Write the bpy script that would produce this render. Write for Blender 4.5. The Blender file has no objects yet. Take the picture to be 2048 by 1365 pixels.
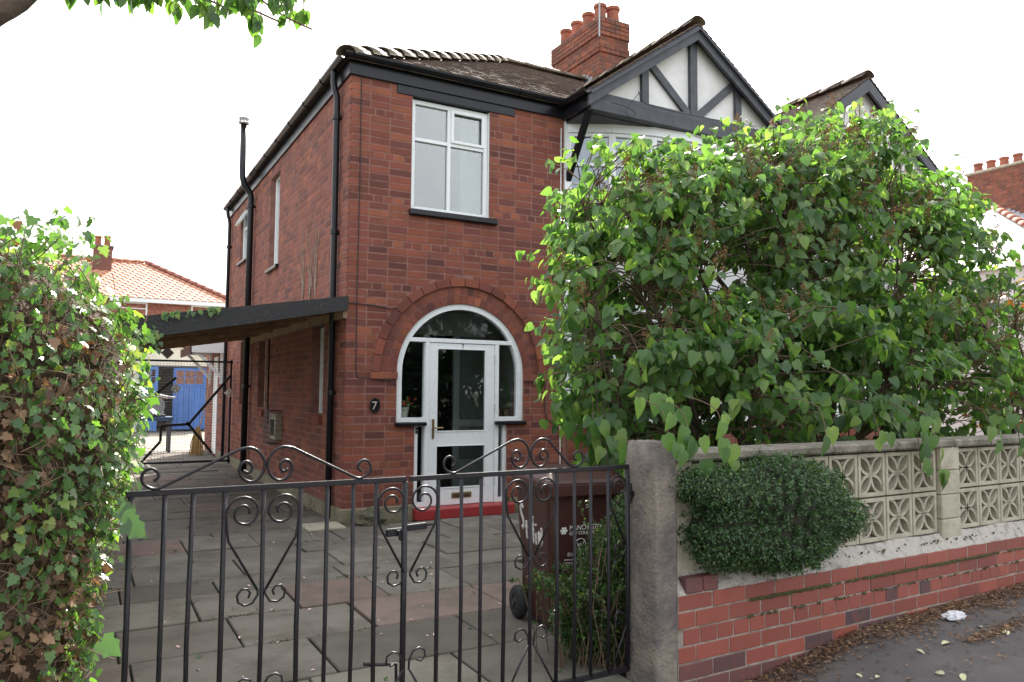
import bpy, bmesh, math, random
from mathutils import Vector, Matrix, Quaternion
R = math.radians
random.seed(7)
rnd = random.random
def ru(a, b): return a + (b - a) * rnd()
scene = bpy.context.scene
col = scene.collection
V = Vector

# ------------------------------------------------------------------ camera
CAM = V((-2.377, -7.981, 1.4))
cr, cu, cf = V((.8754259, -.483295, .00744577)), V((-.03807289, -.05359114, .99783688)), V((.48185054, .87381573, .06531551))
cam = bpy.data.cameras.new('camera'); co = bpy.data.objects.new('camera', cam); col.objects.link(co)
co.matrix_world = Matrix(((cr.x, cu.x, -cf.x, CAM.x), (cr.y, cu.y, -cf.y, CAM.y), (cr.z, cu.z, -cf.z, CAM.z), (0, 0, 0, 1)))
cam.sensor_width = 36; cam.lens = 1532.1 / 2048 * 36; cam.clip_start = .05; cam.clip_end = 3000
scene.camera = co
# ------------------------------------------------------------------ light
SUN_EL, SUN_AZ = R(42), R(31)          # azimuth from +Y towards +X
w = bpy.data.worlds.new('World'); scene.world = w; w.use_nodes = True
nt = w.node_tree; nt.nodes.clear()
sky = nt.nodes.new('ShaderNodeTexSky'); sky.sky_type = 'NISHITA'; sky.sun_disc = False
sky.sun_elevation = SUN_EL; sky.sun_rotation = SUN_AZ
sky.air_density = 1.0; sky.dust_density = 7.0; sky.ozone_density = .6
bg = nt.nodes.new('ShaderNodeBackground'); bg.inputs[1].default_value = .15
wo = nt.nodes.new('ShaderNodeOutputWorld')
# bright broken cloud all over the sky
tcd = nt.nodes.new('ShaderNodeTexCoord'); cn = nt.nodes.new('ShaderNodeTexNoise'); cn.inputs['Scale'].default_value = 2.2; cn.inputs['Detail'].default_value = 7; cn.inputs['Roughness'].default_value = .55
nt.links.new(tcd.outputs['Generated'], cn.inputs['Vector'])
cm = nt.nodes.new('ShaderNodeMapRange'); cm.inputs[1].default_value = .35; cm.inputs[2].default_value = .62; cm.inputs[3].default_value = .45; cm.inputs[4].default_value = .95; nt.links.new(cn.outputs[0], cm.inputs[0])
cx = nt.nodes.new('ShaderNodeMix'); cx.data_type = 'RGBA'; nt.links.new(cm.outputs[0], cx.inputs[0]); nt.links.new(sky.outputs[0], cx.inputs[6]); cx.inputs[7].default_value = (5.2, 5.35, 5.5, 1)
nt.links.new(cx.outputs[2], bg.inputs[0]); nt.links.new(bg.outputs[0], wo.inputs[0])
sl = bpy.data.lights.new('sun', 'SUN'); sl.energy = 4.8; sl.angle = R(.6); sl.color = (1, .95, .87)
so = bpy.data.objects.new('sun', sl); col.objects.link(so)
SD = V((math.sin(SUN_AZ) * math.cos(SUN_EL), math.cos(SUN_AZ) * math.cos(SUN_EL), math.sin(SUN_EL)))
so.rotation_euler = SD.to_track_quat('Z', 'Y').to_euler(); so.location = (0, 0, 30)
vs = scene.view_settings
vs.view_transform = 'Standard'; vs.look = 'None'; vs.exposure = 1.42; vs.gamma = 1; vs.use_curve_mapping = False
scene.cycles.max_bounces = 8; scene.cycles.transparent_max_bounces = 16
scene.cycles.sample_clamp_indirect = 6

# ------------------------------------------------------------------ materials
MATS = {}
def M(name, c, rough=.75, var=0.0, c2=None, ns=6.0, nlo=.4, nhi=.65, bump=None, metal=0, spec=.5, ramp=None, hue=0, coat=0):
    """procedural surface: colour, per-piece variation, noise blend to c2 and fine relief"""
    m = bpy.data.materials.new(name); m.use_nodes = True; t = m.node_tree; n = t.nodes; L = t.links
    b = n['Principled BSDF']; b.inputs['Roughness'].default_value = rough; b.inputs['Metallic'].default_value = metal
    b.inputs['Specular IOR Level'].default_value = spec
    if coat: b.inputs['Coat Weight'].default_value = coat; b.inputs['Coat Roughness'].default_value = .15
    geo = n.new('ShaderNodeNewGeometry'); oi = n.new('ShaderNodeObjectInfo')
    add = n.new('ShaderNodeMath'); add.operation = 'ADD'; fr = n.new('ShaderNodeMath'); fr.operation = 'FRACT'
    L.new(geo.outputs['Random Per Island'], add.inputs[0]); L.new(oi.outputs['Random'], add.inputs[1]); L.new(add.outputs[0], fr.inputs[0])
    base = n.new('ShaderNodeRGB'); base.outputs[0].default_value = (*c, 1); out = base.outputs[0]
    if ramp:
        cr_ = n.new('ShaderNodeValToRGB'); e = cr_.color_ramp.elements
        e[0].position, e[0].color = ramp[0][0], (*ramp[0][1], 1); e[1].position, e[1].color = ramp[-1][0], (*ramp[-1][1], 1)
        for p, cc in ramp[1:-1]: x = e.new(p); x.color = (*cc, 1)
        L.new(fr.outputs[0], cr_.inputs[0]); out = cr_.outputs[0]
    if c2:
        no = n.new('ShaderNodeTexNoise'); no.inputs['Scale'].default_value = ns; no.inputs['Detail'].default_value = 6; no.inputs['Roughness'].default_value = .65
        L.new(geo.outputs['Position'], no.inputs['Vector'])
        mr = n.new('ShaderNodeMapRange'); mr.inputs[1].default_value = nlo; mr.inputs[2].default_value = nhi
        L.new(no.outputs[0], mr.inputs[0]); mx = n.new('ShaderNodeMix'); mx.data_type = 'RGBA'
        L.new(mr.outputs[0], mx.inputs[0]); L.new(out, mx.inputs[6]); mx.inputs[7].default_value = (*c2, 1); out = mx.outputs[2]
    if var:
        h = n.new('ShaderNodeHueSaturation'); m2 = n.new('ShaderNodeMapRange'); m2.inputs[3].default_value = 1 - var; m2.inputs[4].default_value = 1 + var
        mul = n.new('ShaderNodeMath'); mul.operation = 'MULTIPLY'; mul.inputs[1].default_value = 7.13; f2 = n.new('ShaderNodeMath'); f2.operation = 'FRACT'
        L.new(fr.outputs[0], mul.inputs[0]); L.new(mul.outputs[0], f2.inputs[0]); L.new(f2.outputs[0], m2.inputs[0]); L.new(m2.outputs[0], h.inputs['Value'])
        if hue:
            m3 = n.new('ShaderNodeMapRange'); m3.inputs[3].default_value = .5 - hue; m3.inputs[4].default_value = .5 + hue
            L.new(fr.outputs[0], m3.inputs[0]); L.new(m3.outputs[0], h.inputs['Hue'])
        L.new(out, h.inputs['Color']); out = h.outputs[0]
    L.new(out, b.inputs['Base Color'])
    if bump:
        nb = n.new('ShaderNodeTexNoise'); nb.inputs['Scale'].default_value = bump[0]; nb.inputs['Detail'].default_value = 5
        L.new(geo.outputs['Position'], nb.inputs['Vector']); bp = n.new('ShaderNodeBump'); bp.inputs['Strength'].default_value = bump[1]; bp.inputs['Distance'].default_value = bump[2] if len(bump) > 2 else .01
        L.new(nb.outputs[0], bp.inputs['Height']); L.new(bp.outputs[0], b.inputs['Normal'])
    MATS[name] = m
    return m
def leafmat(name, ramp, trans=.45, rough=.45, tcol=(1.25, 1.4, .55), spec=.5):
    m = bpy.data.materials.new(name); m.use_nodes = True; t = m.node_tree; n = t.nodes; L = t.links
    b = n['Principled BSDF']; b.inputs['Roughness'].default_value = rough; b.inputs['Specular IOR Level'].default_value = spec
    geo = n.new('ShaderNodeNewGeometry'); oi = n.new('ShaderNodeObjectInfo')
    add = n.new('ShaderNodeMath'); add.operation = 'ADD'; fr = n.new('ShaderNodeMath'); fr.operation = 'FRACT'
    L.new(geo.outputs['Random Per Island'], add.inputs[0]); L.new(oi.outputs['Random'], add.inputs[1]); L.new(add.outputs[0], fr.inputs[0])
    c = n.new('ShaderNodeValToRGB'); e = c.color_ramp.elements
    e[0].position, e[0].color = ramp[0][0], (*ramp[0][1], 1); e[1].position, e[1].color = ramp[-1][0], (*ramp[-1][1], 1)
    for p, cc in ramp[1:-1]: x = e.new(p); x.color = (*cc, 1)
    L.new(fr.outputs[0], c.inputs[0]); L.new(c.outputs[0], b.inputs['Base Color'])
    tr = n.new('ShaderNodeBsdfTranslucent'); mm = n.new('ShaderNodeMix'); mm.data_type = 'RGBA'; mm.blend_type = 'MULTIPLY'; mm.inputs[0].default_value = 1
    L.new(c.outputs[0], mm.inputs[6]); mm.inputs[7].default_value = (*[x * 1.6 for x in tcol], 1); L.new(mm.outputs[2], tr.inputs[0])
    mix = n.new('ShaderNodeMixShader'); mix.inputs[0].default_value = trans
    L.new(b.outputs[0], mix.inputs[1]); L.new(tr.outputs[0], mix.inputs[2]); L.new(mix.outputs[0], n['Material Output'].inputs[0])
    return m
def glassmat(name, tint=(.9, .95, .94), ior=1.5, rough=.0, k=3.2):
    m = bpy.data.materials.new(name); m.use_nodes = True; t = m.node_tree; n = t.nodes; L = t.links
    n.remove(n['Principled BSDF'])
    tr = n.new('ShaderNodeBsdfTransparent'); tr.inputs[0].default_value = (*tint, 1); g = n.new('ShaderNodeBsdfGlossy'); g.inputs['Roughness'].default_value = rough
    f = n.new('ShaderNodeFresnel'); f.inputs[0].default_value = ior; mul = n.new('ShaderNodeMath'); mul.operation = 'MULTIPLY'; mul.inputs[1].default_value = k; mul.use_clamp = True
    L.new(f.outputs[0], mul.inputs[0]); mx = n.new('ShaderNodeMixShader'); L.new(mul.outputs[0], mx.inputs[0]); L.new(tr.outputs[0], mx.inputs[1]); L.new(g.outputs[0], mx.inputs[2])
    L.new(mx.outputs[0], n['Material Output'].inputs[0]); return m

brick_m = M('house_brick', (.25, .07, .045), .85, .22, c2=(.13, .046, .036), ns=2.4, nlo=.44, nhi=.78, bump=(90, .5, .004),
            ramp=[(0, (.13, .042, .035)), (.25, (.20, .056, .037)), (.6, (.24, .067, .039)), (.85, (.28, .088, .043)), (1, (.155, .047, .037))])
mortar_m = M('mortar', (.29, .145, .115), .95, c2=(.18, .085, .068), ns=9, bump=(120, .4, .004))
gbrick_m = M('wall_brick', (.36, .075, .04), .55, .12, c2=(.24, .058, .042), ns=9, nlo=.45, nhi=.8, bump=(60, .35, .004),
             ramp=[(0, (.20, .052, .042)), (.5, (.27, .072, .047)), (1, (.23, .06, .044))])
gbrick_d = M('sooty_brick', (.15, .06, .055), .6, .2, c2=(.2, .062, .046), ns=12, nlo=.5, nhi=.75, bump=(60, .4, .004), ramp=[(0, (.085, .048, .052)), (1, (.15, .056, .05))])
gmortar_m = M('wall_mortar', (.33, .27, .23), .95, c2=(.17, .14, .11), ns=14, bump=(90, .5, .004))
black_m = M('black_gloss_paint', (.010, .010, .013), .3, spec=.35, bump=(35, .12, .003))
iron_m = M('black_iron_paint', (.011, .010, .013), .4, spec=.35, c2=(.06, .035, .026), ns=55, nlo=.61, nhi=.67, bump=(140, .5, .003))
white_m = M('white_gloss_paint', (.82, .84, .85), .35, c2=(.72, .73, .72), ns=20, nlo=.5, nhi=.8, bump=(50, .1, .003))
render_m = M('white_render', (.80, .78, .78), .9, c2=(.7, .68, .66), ns=4, bump=(120, .5, .006))
pebble_m = M('pebbledash', (.72, .72, .72), .95, c2=(.45, .45, .45), ns=90, nlo=.5, nhi=.6, bump=(150, 1, .01))
timber_m = M('grey_black_timber', (.05, .052, .064), .55, c2=(.075, .076, .09), ns=8, bump=(40, .3, .004))  # dark timber lightened, lens haze over the gable put into its colour
plinth_m = M('stone_plinth', (.24, .20, .14), .95, c2=(.13, .13, .07), ns=10, bump=(40, .8, .01))
step_m = M('red_step_paint', (.36, .028, .03), .45, c2=(.28, .03, .03), ns=14, bump=(40, .2, .004))
tile_m = M('brown_roof_tile', (.085, .055, .045), .85, .25, c2=(.17, .14, .06), ns=6, nlo=.5, nhi=.75, bump=(60, .6, .006))
hip_m = M('mossy_hip_tile', (.13, .10, .075), .6, .2, c2=(.2, .17, .05), ns=18, nlo=.5, nhi=.7, bump=(60, .6, .006))
pot_m = M('terracotta', (.36, .11, .06), .8, .12, c2=(.22, .08, .055), ns=9, bump=(50, .3, .004))
chim_m = M('chimney_brick', (.25, .075, .045), .9, .2, c2=(.13, .07, .05), ns=7, ramp=[(0, (.2, .06, .04)), (1, (.31, .095, .05))], bump=(70, .5, .004))
lead_m = M('lead_flashing', (.33, .35, .38), .5, .1, bump=(30, .4, .005))
otile_m = M('orange_pantile', (.52, .25, .16), .6, .08, c2=(.44, .2, .125), ns=3)
slab_m = M('paving_slab', (.17, .155, .13), .9, .2, c2=(.10, .088, .07), ns=3.6, nlo=.42, nhi=.68, bump=(45, .5, .006),
           ramp=[(0, (.14, .124, .103)), (.3, (.18, .162, .138)), (.62, (.16, .143, .12)), (.68, (.18, .128, .11)), (.85, (.185, .12, .10)), (.9, (.165, .15, .12)), (1, (.18, .17, .14))])
joint_m = M('joint_soil', (.05, .042, .028), 1, c2=(.06, .075, .025), ns=12, bump=(60, 1, .01))
asph_m = M('asphalt', (.088, .078, .077), .92, c2=(.115, .10, .096), ns=5, bump=(220, .7, .006))
soil_m = M('soil', (.055, .038, .026), 1, c2=(.09, .06, .035), ns=14, bump=(40, 1, .02))
ground_m = M('ground_earth', (.09, .085, .06), 1, c2=(.06, .08, .03), ns=.6, bump=(5, .4, .03))
gpost_m = M('weathered_stone', (.225, .19, .155), .95, c2=(.105, .09, .088), ns=5, nlo=.38, nhi=.62, bump=(55, 1, .012))
conc_m = M('cast_concrete', (.42, .38, .29), .95, .06, c2=(.27, .24, .18), ns=11, nlo=.42, nhi=.75, bump=(90, .6, .006))
cope_m = M('mossy_coping', (.23, .20, .17), .95, .1, c2=(.11, .105, .075), ns=10, bump=(60, .8, .01))
fillet_m = M('mortar_fillet', (.42, .38, .34), .95, c2=(.20, .18, .15), ns=16, nlo=.5, nhi=.7, bump=(50, 1, .015))
moss_m = M('moss', (.055, .075, .018), 1, .3, c2=(.09, .06, .03), ns=30, bump=(120, 1, .01))
bin_m = M('brown_bin_plastic', (.058, .019, .015), .45, c2=(.045, .017, .014), ns=6, bump=(160, .12, .002))
rubber_m = M('black_rubber', (.015, .015, .016), .8, bump=(60, .3, .003))
darkpl_m = M('dark_grey_plastic', (.035, .037, .04), .5, bump=(120, .15, .002))
palepl_m = M('pale_grey_plastic', (.45, .46, .47), .55, bump=(120, .1, .002))
ink_m = M('white_print', (.75, .75, .73), .8)
paint_m = M('brushed_white_paint', (.62, .61, .58), .8, c2=(.3, .25, .22), ns=60, nlo=.5, nhi=.62)
wood_m = M('weathered_timber', (.36, .24, .155), .85, .2, c2=(.2, .13, .085), ns=9, bump=(50, .6, .006))  # timber colour lightened to stand in for bounced light under the carport
blackwood_m = M('black_painted_timber', (.022, .021, .022), .7, c2=(.06, .05, .045), ns=24, nlo=.58, nhi=.7, bump=(45, .8, .008))
felt_m = M('roofing_felt', (.07, .07, .065), .95, bump=(60, .8, .01))
blue_m = M('blue_door_paint', (.055, .16, .46), .5, .08, c2=(.075, .19, .5), ns=6, bump=(40, .2, .004))
brass_m = M('tarnished_brass', (.30, .22, .10), .4, metal=.9)
steel_m = M('grey_steel', (.45, .46, .48), .35, metal=.8)
wire_m = M('thin_wire', (.10, .10, .11), .5, metal=.5)
cable_m = M('dark_cable', (.03, .022, .022), .7)
blackdoor_m = M('black_inner_door', (.008, .008, .010), .25)
int_m = M('interior_plaster', (.42, .42, .40), .9)
intd_m = M('interior_dark', (.05, .045, .04), .9)
slate_m = M('glare_paled_slate', (.45, .46, .48), .28, .1, c2=(.35, .36, .38), ns=3)  # slate grey made paler, sky glare on the roof put into its colour
straw_m = M('straw', (.42, .26, .08), .8, .3)
bark_m = M('bark', (.105, .075, .055), .95, c2=(.06, .045, .035), ns=20, bump=(50, 1, .01))
twig_m = M('twig', (.15, .10, .065), .9, .3)
deadleaf_m = leafmat('dead_leaf', [(0, (.09, .052, .034)), (.4, (.16, .095, .06)), (.8, (.24, .14, .08)), (1, (.34, .22, .12))], .2, .7, (1, .8, .5))
lilac_m = leafmat('lilac_leaf', [(0, (.05, .105, .04)), (.4, (.08, .155, .052)), (.75, (.12, .205, .066)), (1, (.20, .28, .09))], .5, .4)
shrub_m = leafmat('red_tipped_leaf', [(0, (.05, .10, .03)), (.55, (.09, .16, .04)), (.75, (.22, .14, .05)), (1, (.32, .09, .04))], .4, .4)
ivy_m = leafmat('ivy_leaf', [(0, (.05, .105, .035)), (.5, (.08, .165, .045)), (.85, (.13, .24, .06)), (1, (.26, .30, .07))], .4, .3, spec=.6)
box_m = leafmat('box_leaf', [(0, (.026, .058, .024)), (.5, (.042, .09, .034)), (.9, (.065, .13, .045)), (1, (.13, .19, .05))], .25, .4)
loni_m = leafmat('small_yellow_green_leaf', [(0, (.022, .052, .018)), (.5, (.036, .08, .024)), (.85, (.065, .13, .032)), (1, (.16, .24, .05))], .3, .4)
cherry_m = leafmat('street_tree_leaf', [(0, (.045, .10, .028)), (.6, (.07, .15, .035)), (1, (.13, .21, .05))], .45, .35)
panicle_m = leafmat('faded_flower', [(0, (.14, .075, .035)), (1, (.27, .15, .06))], .3, .8, (1, .8, .5))
redflower_m = leafmat('red_petal', [(0, (.5, .03, .02)), (1, (.6, .06, .03))], .3, .5, (1, .5, .4))
petal_m = M('pink_petal', (.65, .45, .45), .8, .25)
paper_m = M('crumpled_paper', (.6, .6, .62), .8, bump=(30, 1, .02))
curtain_m = leafmat('pale_blue_curtain', [(0, (.42, .56, .62)), (1, (.5, .62, .66))], .3, .9, (.6, .6, .6))
net_m = leafmat('white_curtain', [(0, (.62, .64, .62)), (1, (.7, .7, .68))], .4, .9, (.6, .6, .6))
glass_m = glassmat('window_glass', k=4.4); dglass_m = glassmat('door_glass', (.8, .84, .83), k=1.3)
bayglass_m = glassmat('bay_glass', (.75, .8, .8), 1.7)

# ------------------------------------------------------------------ helpers
WL = {}
def setparent(o, parent):
    if parent is not None:
        o.parent = parent; o.matrix_parent_inverse = Matrix.Translation(-WL.get(parent.name, V((0, 0, 0))))
def tag(o, label=None, cat=None, group=None, kind=None):
    if label: o['label'] = label
    if cat: o['category'] = cat
    if group: o['group'] = group
    if kind: o['kind'] = kind
    return o
def thing(name, label, cat, loc=(0, 0, 0), group=None):
    o = bpy.data.objects.new(name, None); o.empty_display_size = .1; col.objects.link(o); o.location = loc; WL[o.name] = V(loc)
    return tag(o, label, cat, group)
def inst(name, mesh, parent, loc=(0, 0, 0), rot=None, scale=None):
    o = bpy.data.objects.new(name, mesh); col.objects.link(o); o.location = loc
    if rot is not None: o.rotation_mode = 'QUATERNION'; o.rotation_quaternion = rot
    if scale is not None: o.scale = scale
    setparent(o, parent); return o
class MB:
    def __init__(s): s.v = []; s.f = []
    def add(s, vs_, fs):
        b = len(s.v); s.v += [tuple(x) for x in vs_]; s.f += [tuple(b + i for i in f) for f in fs]; return s
    def box(s, x0, x1, y0, y1, z0, z1, ch=0, T=None):
        if ch:
            bm = bmesh.new(); bmesh.ops.create_cube(bm, size=1)
            for v in bm.verts: v.co = V(((x0 + x1) / 2 + v.co.x * (x1 - x0), (y0 + y1) / 2 + v.co.y * (y1 - y0), (z0 + z1) / 2 + v.co.z * (z1 - z0)))
            bmesh.ops.bevel(bm, geom=bm.edges[:], offset=ch, segments=1, affect='EDGES')
            bm.verts.index_update(); vv = [v.co.copy() for v in bm.verts]; ff = [[q.index for q in f.verts] for f in bm.faces]; bm.free()
        else:
            vv = [V(p) for p in ((x0, y0, z0), (x1, y0, z0), (x1, y1, z0), (x0, y1, z0), (x0, y0, z1), (x1, y0, z1), (x1, y1, z1), (x0, y1, z1))]
            ff = [(0, 3, 2, 1), (4, 5, 6, 7), (0, 1, 5, 4), (1, 2, 6, 5), (2, 3, 7, 6), (3, 0, 4, 7)]
        if T is not None: vv = [T @ p for p in vv]
        return s.add(vv, ff)
    def bar(s, a, b, wd, dp, up=(0, 0, 1), ch=0):
        a, b = V(a), V(b); d = b - a; l = d.length; y = d.normalized(); x = y.cross(V(up)).normalized(); z = x.cross(y)
        T = Matrix(((x.x, y.x, z.x, a.x), (x.y, y.y, z.y, a.y), (x.z, y.z, z.z, a.z), (0, 0, 0, 1)))
        return s.box(-wd / 2, wd / 2, 0, l, -dp / 2, dp / 2, ch, T)
    def tube(s, pts, r, n=6, caps=True):
        pts = [V(p) for p in pts]; k = len(pts); rs = r if isinstance(r, (list, tuple)) else [r] * k
        vv = []; t0 = (pts[1] - pts[0]).normalized(); nrm = t0.orthogonal().normalized()
        for i, p in enumerate(pts):
            t = ((pts[min(i + 1, k - 1)] - p).normalized() + (p - pts[max(i - 1, 0)]).normalized())
            t = t.normalized() if t.length > 1e-6 else t0
            nrm = (nrm - t * nrm.dot(t)); nrm = nrm.normalized() if nrm.length > 1e-6 else t.orthogonal().normalized(); bi = t.cross(nrm)
            for j in range(n):
                a = 2 * math.pi * j / n; vv.append(p + (nrm * math.cos(a) + bi * math.sin(a)) * rs[i])
        ff = [(i * n + j, i * n + (j + 1) % n, (i + 1) * n + (j + 1) % n, (i + 1) * n + j) for i in range(k - 1) for j in range(n)]
        if caps: ff += [tuple(range(n - 1, -1, -1)), tuple((k - 1) * n + j for j in range(n))]
        return s.add(vv, ff)
    def prism(s, poly, T, d):
        """polygon in local XY extruded along local -Z..+Z by d, then T"""
        k = len(poly); vv = [T @ V((x, y, 0)) for x, y in poly] + [T @ V((x, y, d)) for x, y in poly]
        ff = [tuple(range(k - 1, -1, -1)), tuple(range(k, 2 * k))] + [(i, (i + 1) % k, k + (i + 1) % k, k + i) for i in range(k)]
        return s.add(vv, ff)
    def lathe(s, prof, c, n=16):
        c = V(c); vv = [c + V((r * math.cos(2 * math.pi * j / n), r * math.sin(2 * math.pi * j / n), z)) for r, z in prof for j in range(n)]; k = len(prof)
        ff = [(i * n + j, i * n + (j + 1) % n, (i + 1) * n + (j + 1) % n, (i + 1) * n + j) for i in range(k - 1) for j in range(n)]
        ff += [tuple(range(n - 1, -1, -1)), tuple((k - 1) * n + j for j in range(n))]
        return s.add(vv, ff)
    def mesh(s, name, mat, smooth=False, normals=False):
        me = bpy.data.meshes.new(name); me.from_pydata(s.v, [], s.f); me.materials.append(mat)
        if normals:
            bm = bmesh.new(); bm.from_mesh(me); bmesh.ops.recalc_face_normals(bm, faces=bm.faces[:]); bm.to_mesh(me); bm.free()
        if smooth:
            for p in me.polygons: p.use_smooth = True
        return me
    def build(s, name, mat, parent=None, smooth=False, **kw):
        me = s.mesh(name, mat, smooth, True); o = bpy.data.objects.new(name, me); col.objects.link(o); setparent(o, parent); tag(o, **kw); return o
def smooth_path(pts, n=4):
    P = [V(p) for p in pts]; out = []
    for i in range(len(P) - 1):
        p0, p1, p2, p3 = P[max(i - 1, 0)], P[i], P[i + 1], P[min(i + 2, len(P) - 1)]
        for k in range(n):
            t = k / n; out.append(.5 * ((2 * p1) + (p2 - p0) * t + (2 * p0 - 5 * p1 + 4 * p2 - p3) * t * t + (3 * p1 - p0 - 3 * p2 + p3) * t ** 3))
    out.append(P[-1]); return out
FRAME_F = lambda o: Matrix(((1, 0, 0, o[0]), (0, 0, -1, o[1]), (0, 1, 0, o[2]), (0, 0, 0, 1)))   # local XY -> world XZ, local Z -> -Y
def text(s_, size, mat, parent, T, name='lettering', sx=1.0):
    cu_ = bpy.data.curves.new(name, 'FONT'); cu_.body = s_; cu_.size = size; cu_.extrude = .0006; cu_.align_x = 'LEFT'
    tmp = bpy.data.objects.new('tmp', cu_); col.objects.link(tmp); bpy.context.view_layer.update()
    me = bpy.data.meshes.new_from_object(tmp.evaluated_get(bpy.context.evaluated_depsgraph_get())); bpy.data.objects.remove(tmp)
    me.transform(T @ Matrix.Diagonal((sx, 1, 1, 1))); me.materials.clear(); me.materials.append(mat); me.name = name
    o = bpy.data.objects.new(name, me); col.objects.link(o); setparent(o, parent); return o
# leaf templates: unit length along +Y, face up +Z
def tmpl(half, fold=.16, droop=.25):
    mid, edge = half; vv = [(0, y, -droop * y * y) for y in mid] + [(x, y, fold * x - droop * y * y) for x, y in edge] + [(-x, y, fold * x - droop * y * y) for x, y in edge]
    nm, ne = len(mid), len(edge); f = []
    for s_ in (0, 1):
        e = nm + s_ * ne; q = [(0, e, e + 1), (0, e + 1, e + 2, 1), (1, e + 2, e + 3, 2), (2, e + 3, 3)]
        f += [tuple(reversed(a)) if s_ == 0 else a for a in q]
    return vv, f
T_HEART = tmpl(((0, .4, .75, 1), ((.2, -.07), (.41, .12), (.38, .45), (.17, .8))), .2, .3)
T_OVAL = tmpl(((0, .4, .75, 1), ((.1, .05), (.24, .25), (.27, .52), (.13, .82))), .2, .3)
T_SMALL = ([(0, 0, 0), (.26, .5, .06), (0, 1, -.05), (-.26, .5, .06)], [(0, 1, 2), (0, 2, 3)])
T_IVY = ([(0, 0, 0), (.26, -.12, .02), (.46, .1, .03), (.34, .28, .05), (.42, .52, -.02), (.24, .62, .04), (0, 1, -.12), (-.24, .62, .04), (-.42, .52, -.02), (-.34, .28, .05), (-.5, .12, .03), (-.26, -.12, .02), (0, .35, .0)],
         [(12, i, i + 1) for i in range(0, 11)] + [(12, 11, 0)])
def orient(tip, nrm):
    y = tip.normalized(); z = nrm - y * nrm.dot(y); z = z.normalized() if z.length > 1e-4 else y.orthogonal().normalized(); x = y.cross(z)
    return Matrix(((x.x, y.x, z.x), (x.y, y.y, z.y), (x.z, y.z, z.z)))
def rv(s=1.0): return V((random.gauss(0, s), random.gauss(0, s), random.gauss(0, s)))
def leaves_mesh(name, tm, items, mat, parent, kind='stuff'):
    tv, tf = tm; tv = [V(p) for p in tv]; mb = MB()
    for p, m, s_ in items:
        b = len(mb.v); mb.v += [tuple(p + (m @ q) * s_) for q in tv]; mb.f += [tuple(b + i for i in f) for f in tf]
    o = mb.build_fast(name, mat, parent); tag(o, kind=kind); return o
def build_fast(s, name, mat, parent):
    me = s.mesh(name, mat, True); o = bpy.data.objects.new(name, me); col.objects.link(o); setparent(o, parent); return o
MB.build_fast = build_fast
def split_leaves(items, n=300):
    """the n leaves that show largest from where the photograph was taken become parts, the rest one mass"""
    def key(it):
        d = it[0] - CAM; z = d.dot(cf); fx, fy = abs(d.dot(cr) / z), abs(d.dot(cu) / z)
        if fx > .67 or fy > .445: return 1e9
        return z / it[2] / (.25 + abs((it[1] @ V((0, 0, 1))).dot(d.normalized())))
    it = sorted(items, key=key); return it[:n], it[n:]
def leaf_parts(items, tm, mat, parent, name='leaf'):
    mb = MB(); mb.add(tm[0], tm[1]); me = mb.mesh(name, mat, True)
    for p, m, s_ in items: inst(name, me, parent, p, m.to_quaternion(), (s_, s_, s_))

# ------------------------------------------------------------------ ground, drive, pavement
gd = MB(); gd.add([(-400, -400, -.32), (400, -400, -.32), (400, 600, -.32), (-400, 600, -.32)], [(0, 1, 2, 3)])
gd.build('ground', ground_m, kind='structure')
WA = R(2.0); WD = V((math.cos(WA), math.sin(WA), 0)); WN = V((-math.sin(WA), math.cos(WA), 0)); WO = V((.17, -5.09, 0))
def wp(s, z, n=0.0): return WO + WD * s + WN * n + V((0, 0, z))      # along the street boundary: s, height, inwards
def pz(s):                                                             # pavement level along the wall
    P = [(-30, -.14), (-2.5, -.12), (.5, -.06), (1.3, .055), (3.2, .10), (9, .14), (40, .2)]
    for (a, za), (b, zb) in zip(P, P[1:]):
        if s <= b: return za + (zb - za) * max(0, (s - a)) / (b - a)
    return .2
pv = MB(); ss = [-30, -8, -2.5, -1, 0, .5, .9, 1.3, 2, 3.2, 5, 9, 40]
for i in range(len(ss) - 1):
    a, b = ss[i], ss[i + 1]; pv.add([wp(a, pz(a) - .06, -2.6), wp(b, pz(b) - .06, -2.6), wp(b, pz(b), .02), wp(a, pz(a), .02)], [(0, 1, 2, 3)])
pv.build('pavement', asph_m, kind='structure')
kb = MB()
for i in range(44):
    a = -20 + i * .92; T = Matrix.Translation(wp(a, pz(a) - .06, -2.6)) @ Matrix.Rotation(WA, 4, 'Z'); kb.box(0, .91, -.13, -.002, -.2, .004, .01, T)
kb.build('kerb', conc_m, kind='structure')
rd = MB(); rd.add([wp(-60, -.2, -9.5), wp(60, -.13, -9.5), wp(60, -.1, -2.7), wp(-60, -.24, -2.7)], [(0, 1, 2, 3)]); rd.build('road', asph_m, kind='structure')
gs = MB(); gs.add([(.75, -5.0, .012), (12.5, -4.6, .03), (12.5, 0, .03), (2.75, 0, .012), (2.75, -1.2, .012), (.75, -2.6, .012)], [(0, 1, 2, 3, 4, 5)])
gs.build('garden_soil', soil_m, kind='structure')
back = MB(); back.add([(-8, 11.2, -.02), (8, 11.2, -.02), (8, 40, -.02), (-8, 40, -.02)], [(0, 1, 2, 3)]); back.build('rear_yard', M('pale_concrete', (.30, .27, .21), .95, c2=(.2, .18, .14), ns=2, bump=(30, .4, .006)), kind='structure')
drv = MB(); drv.box(-2.75, .0, -5.13, -4.75, -.3, -.0275).box(-2.75, .8, -4.75, 11.2, -.3, -.028).box(.8, 2.74, -2.9, 0, -.3, -.029)
drive = drv.build('driveway', joint_m, kind='structure')
slab_cache = {}
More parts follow.
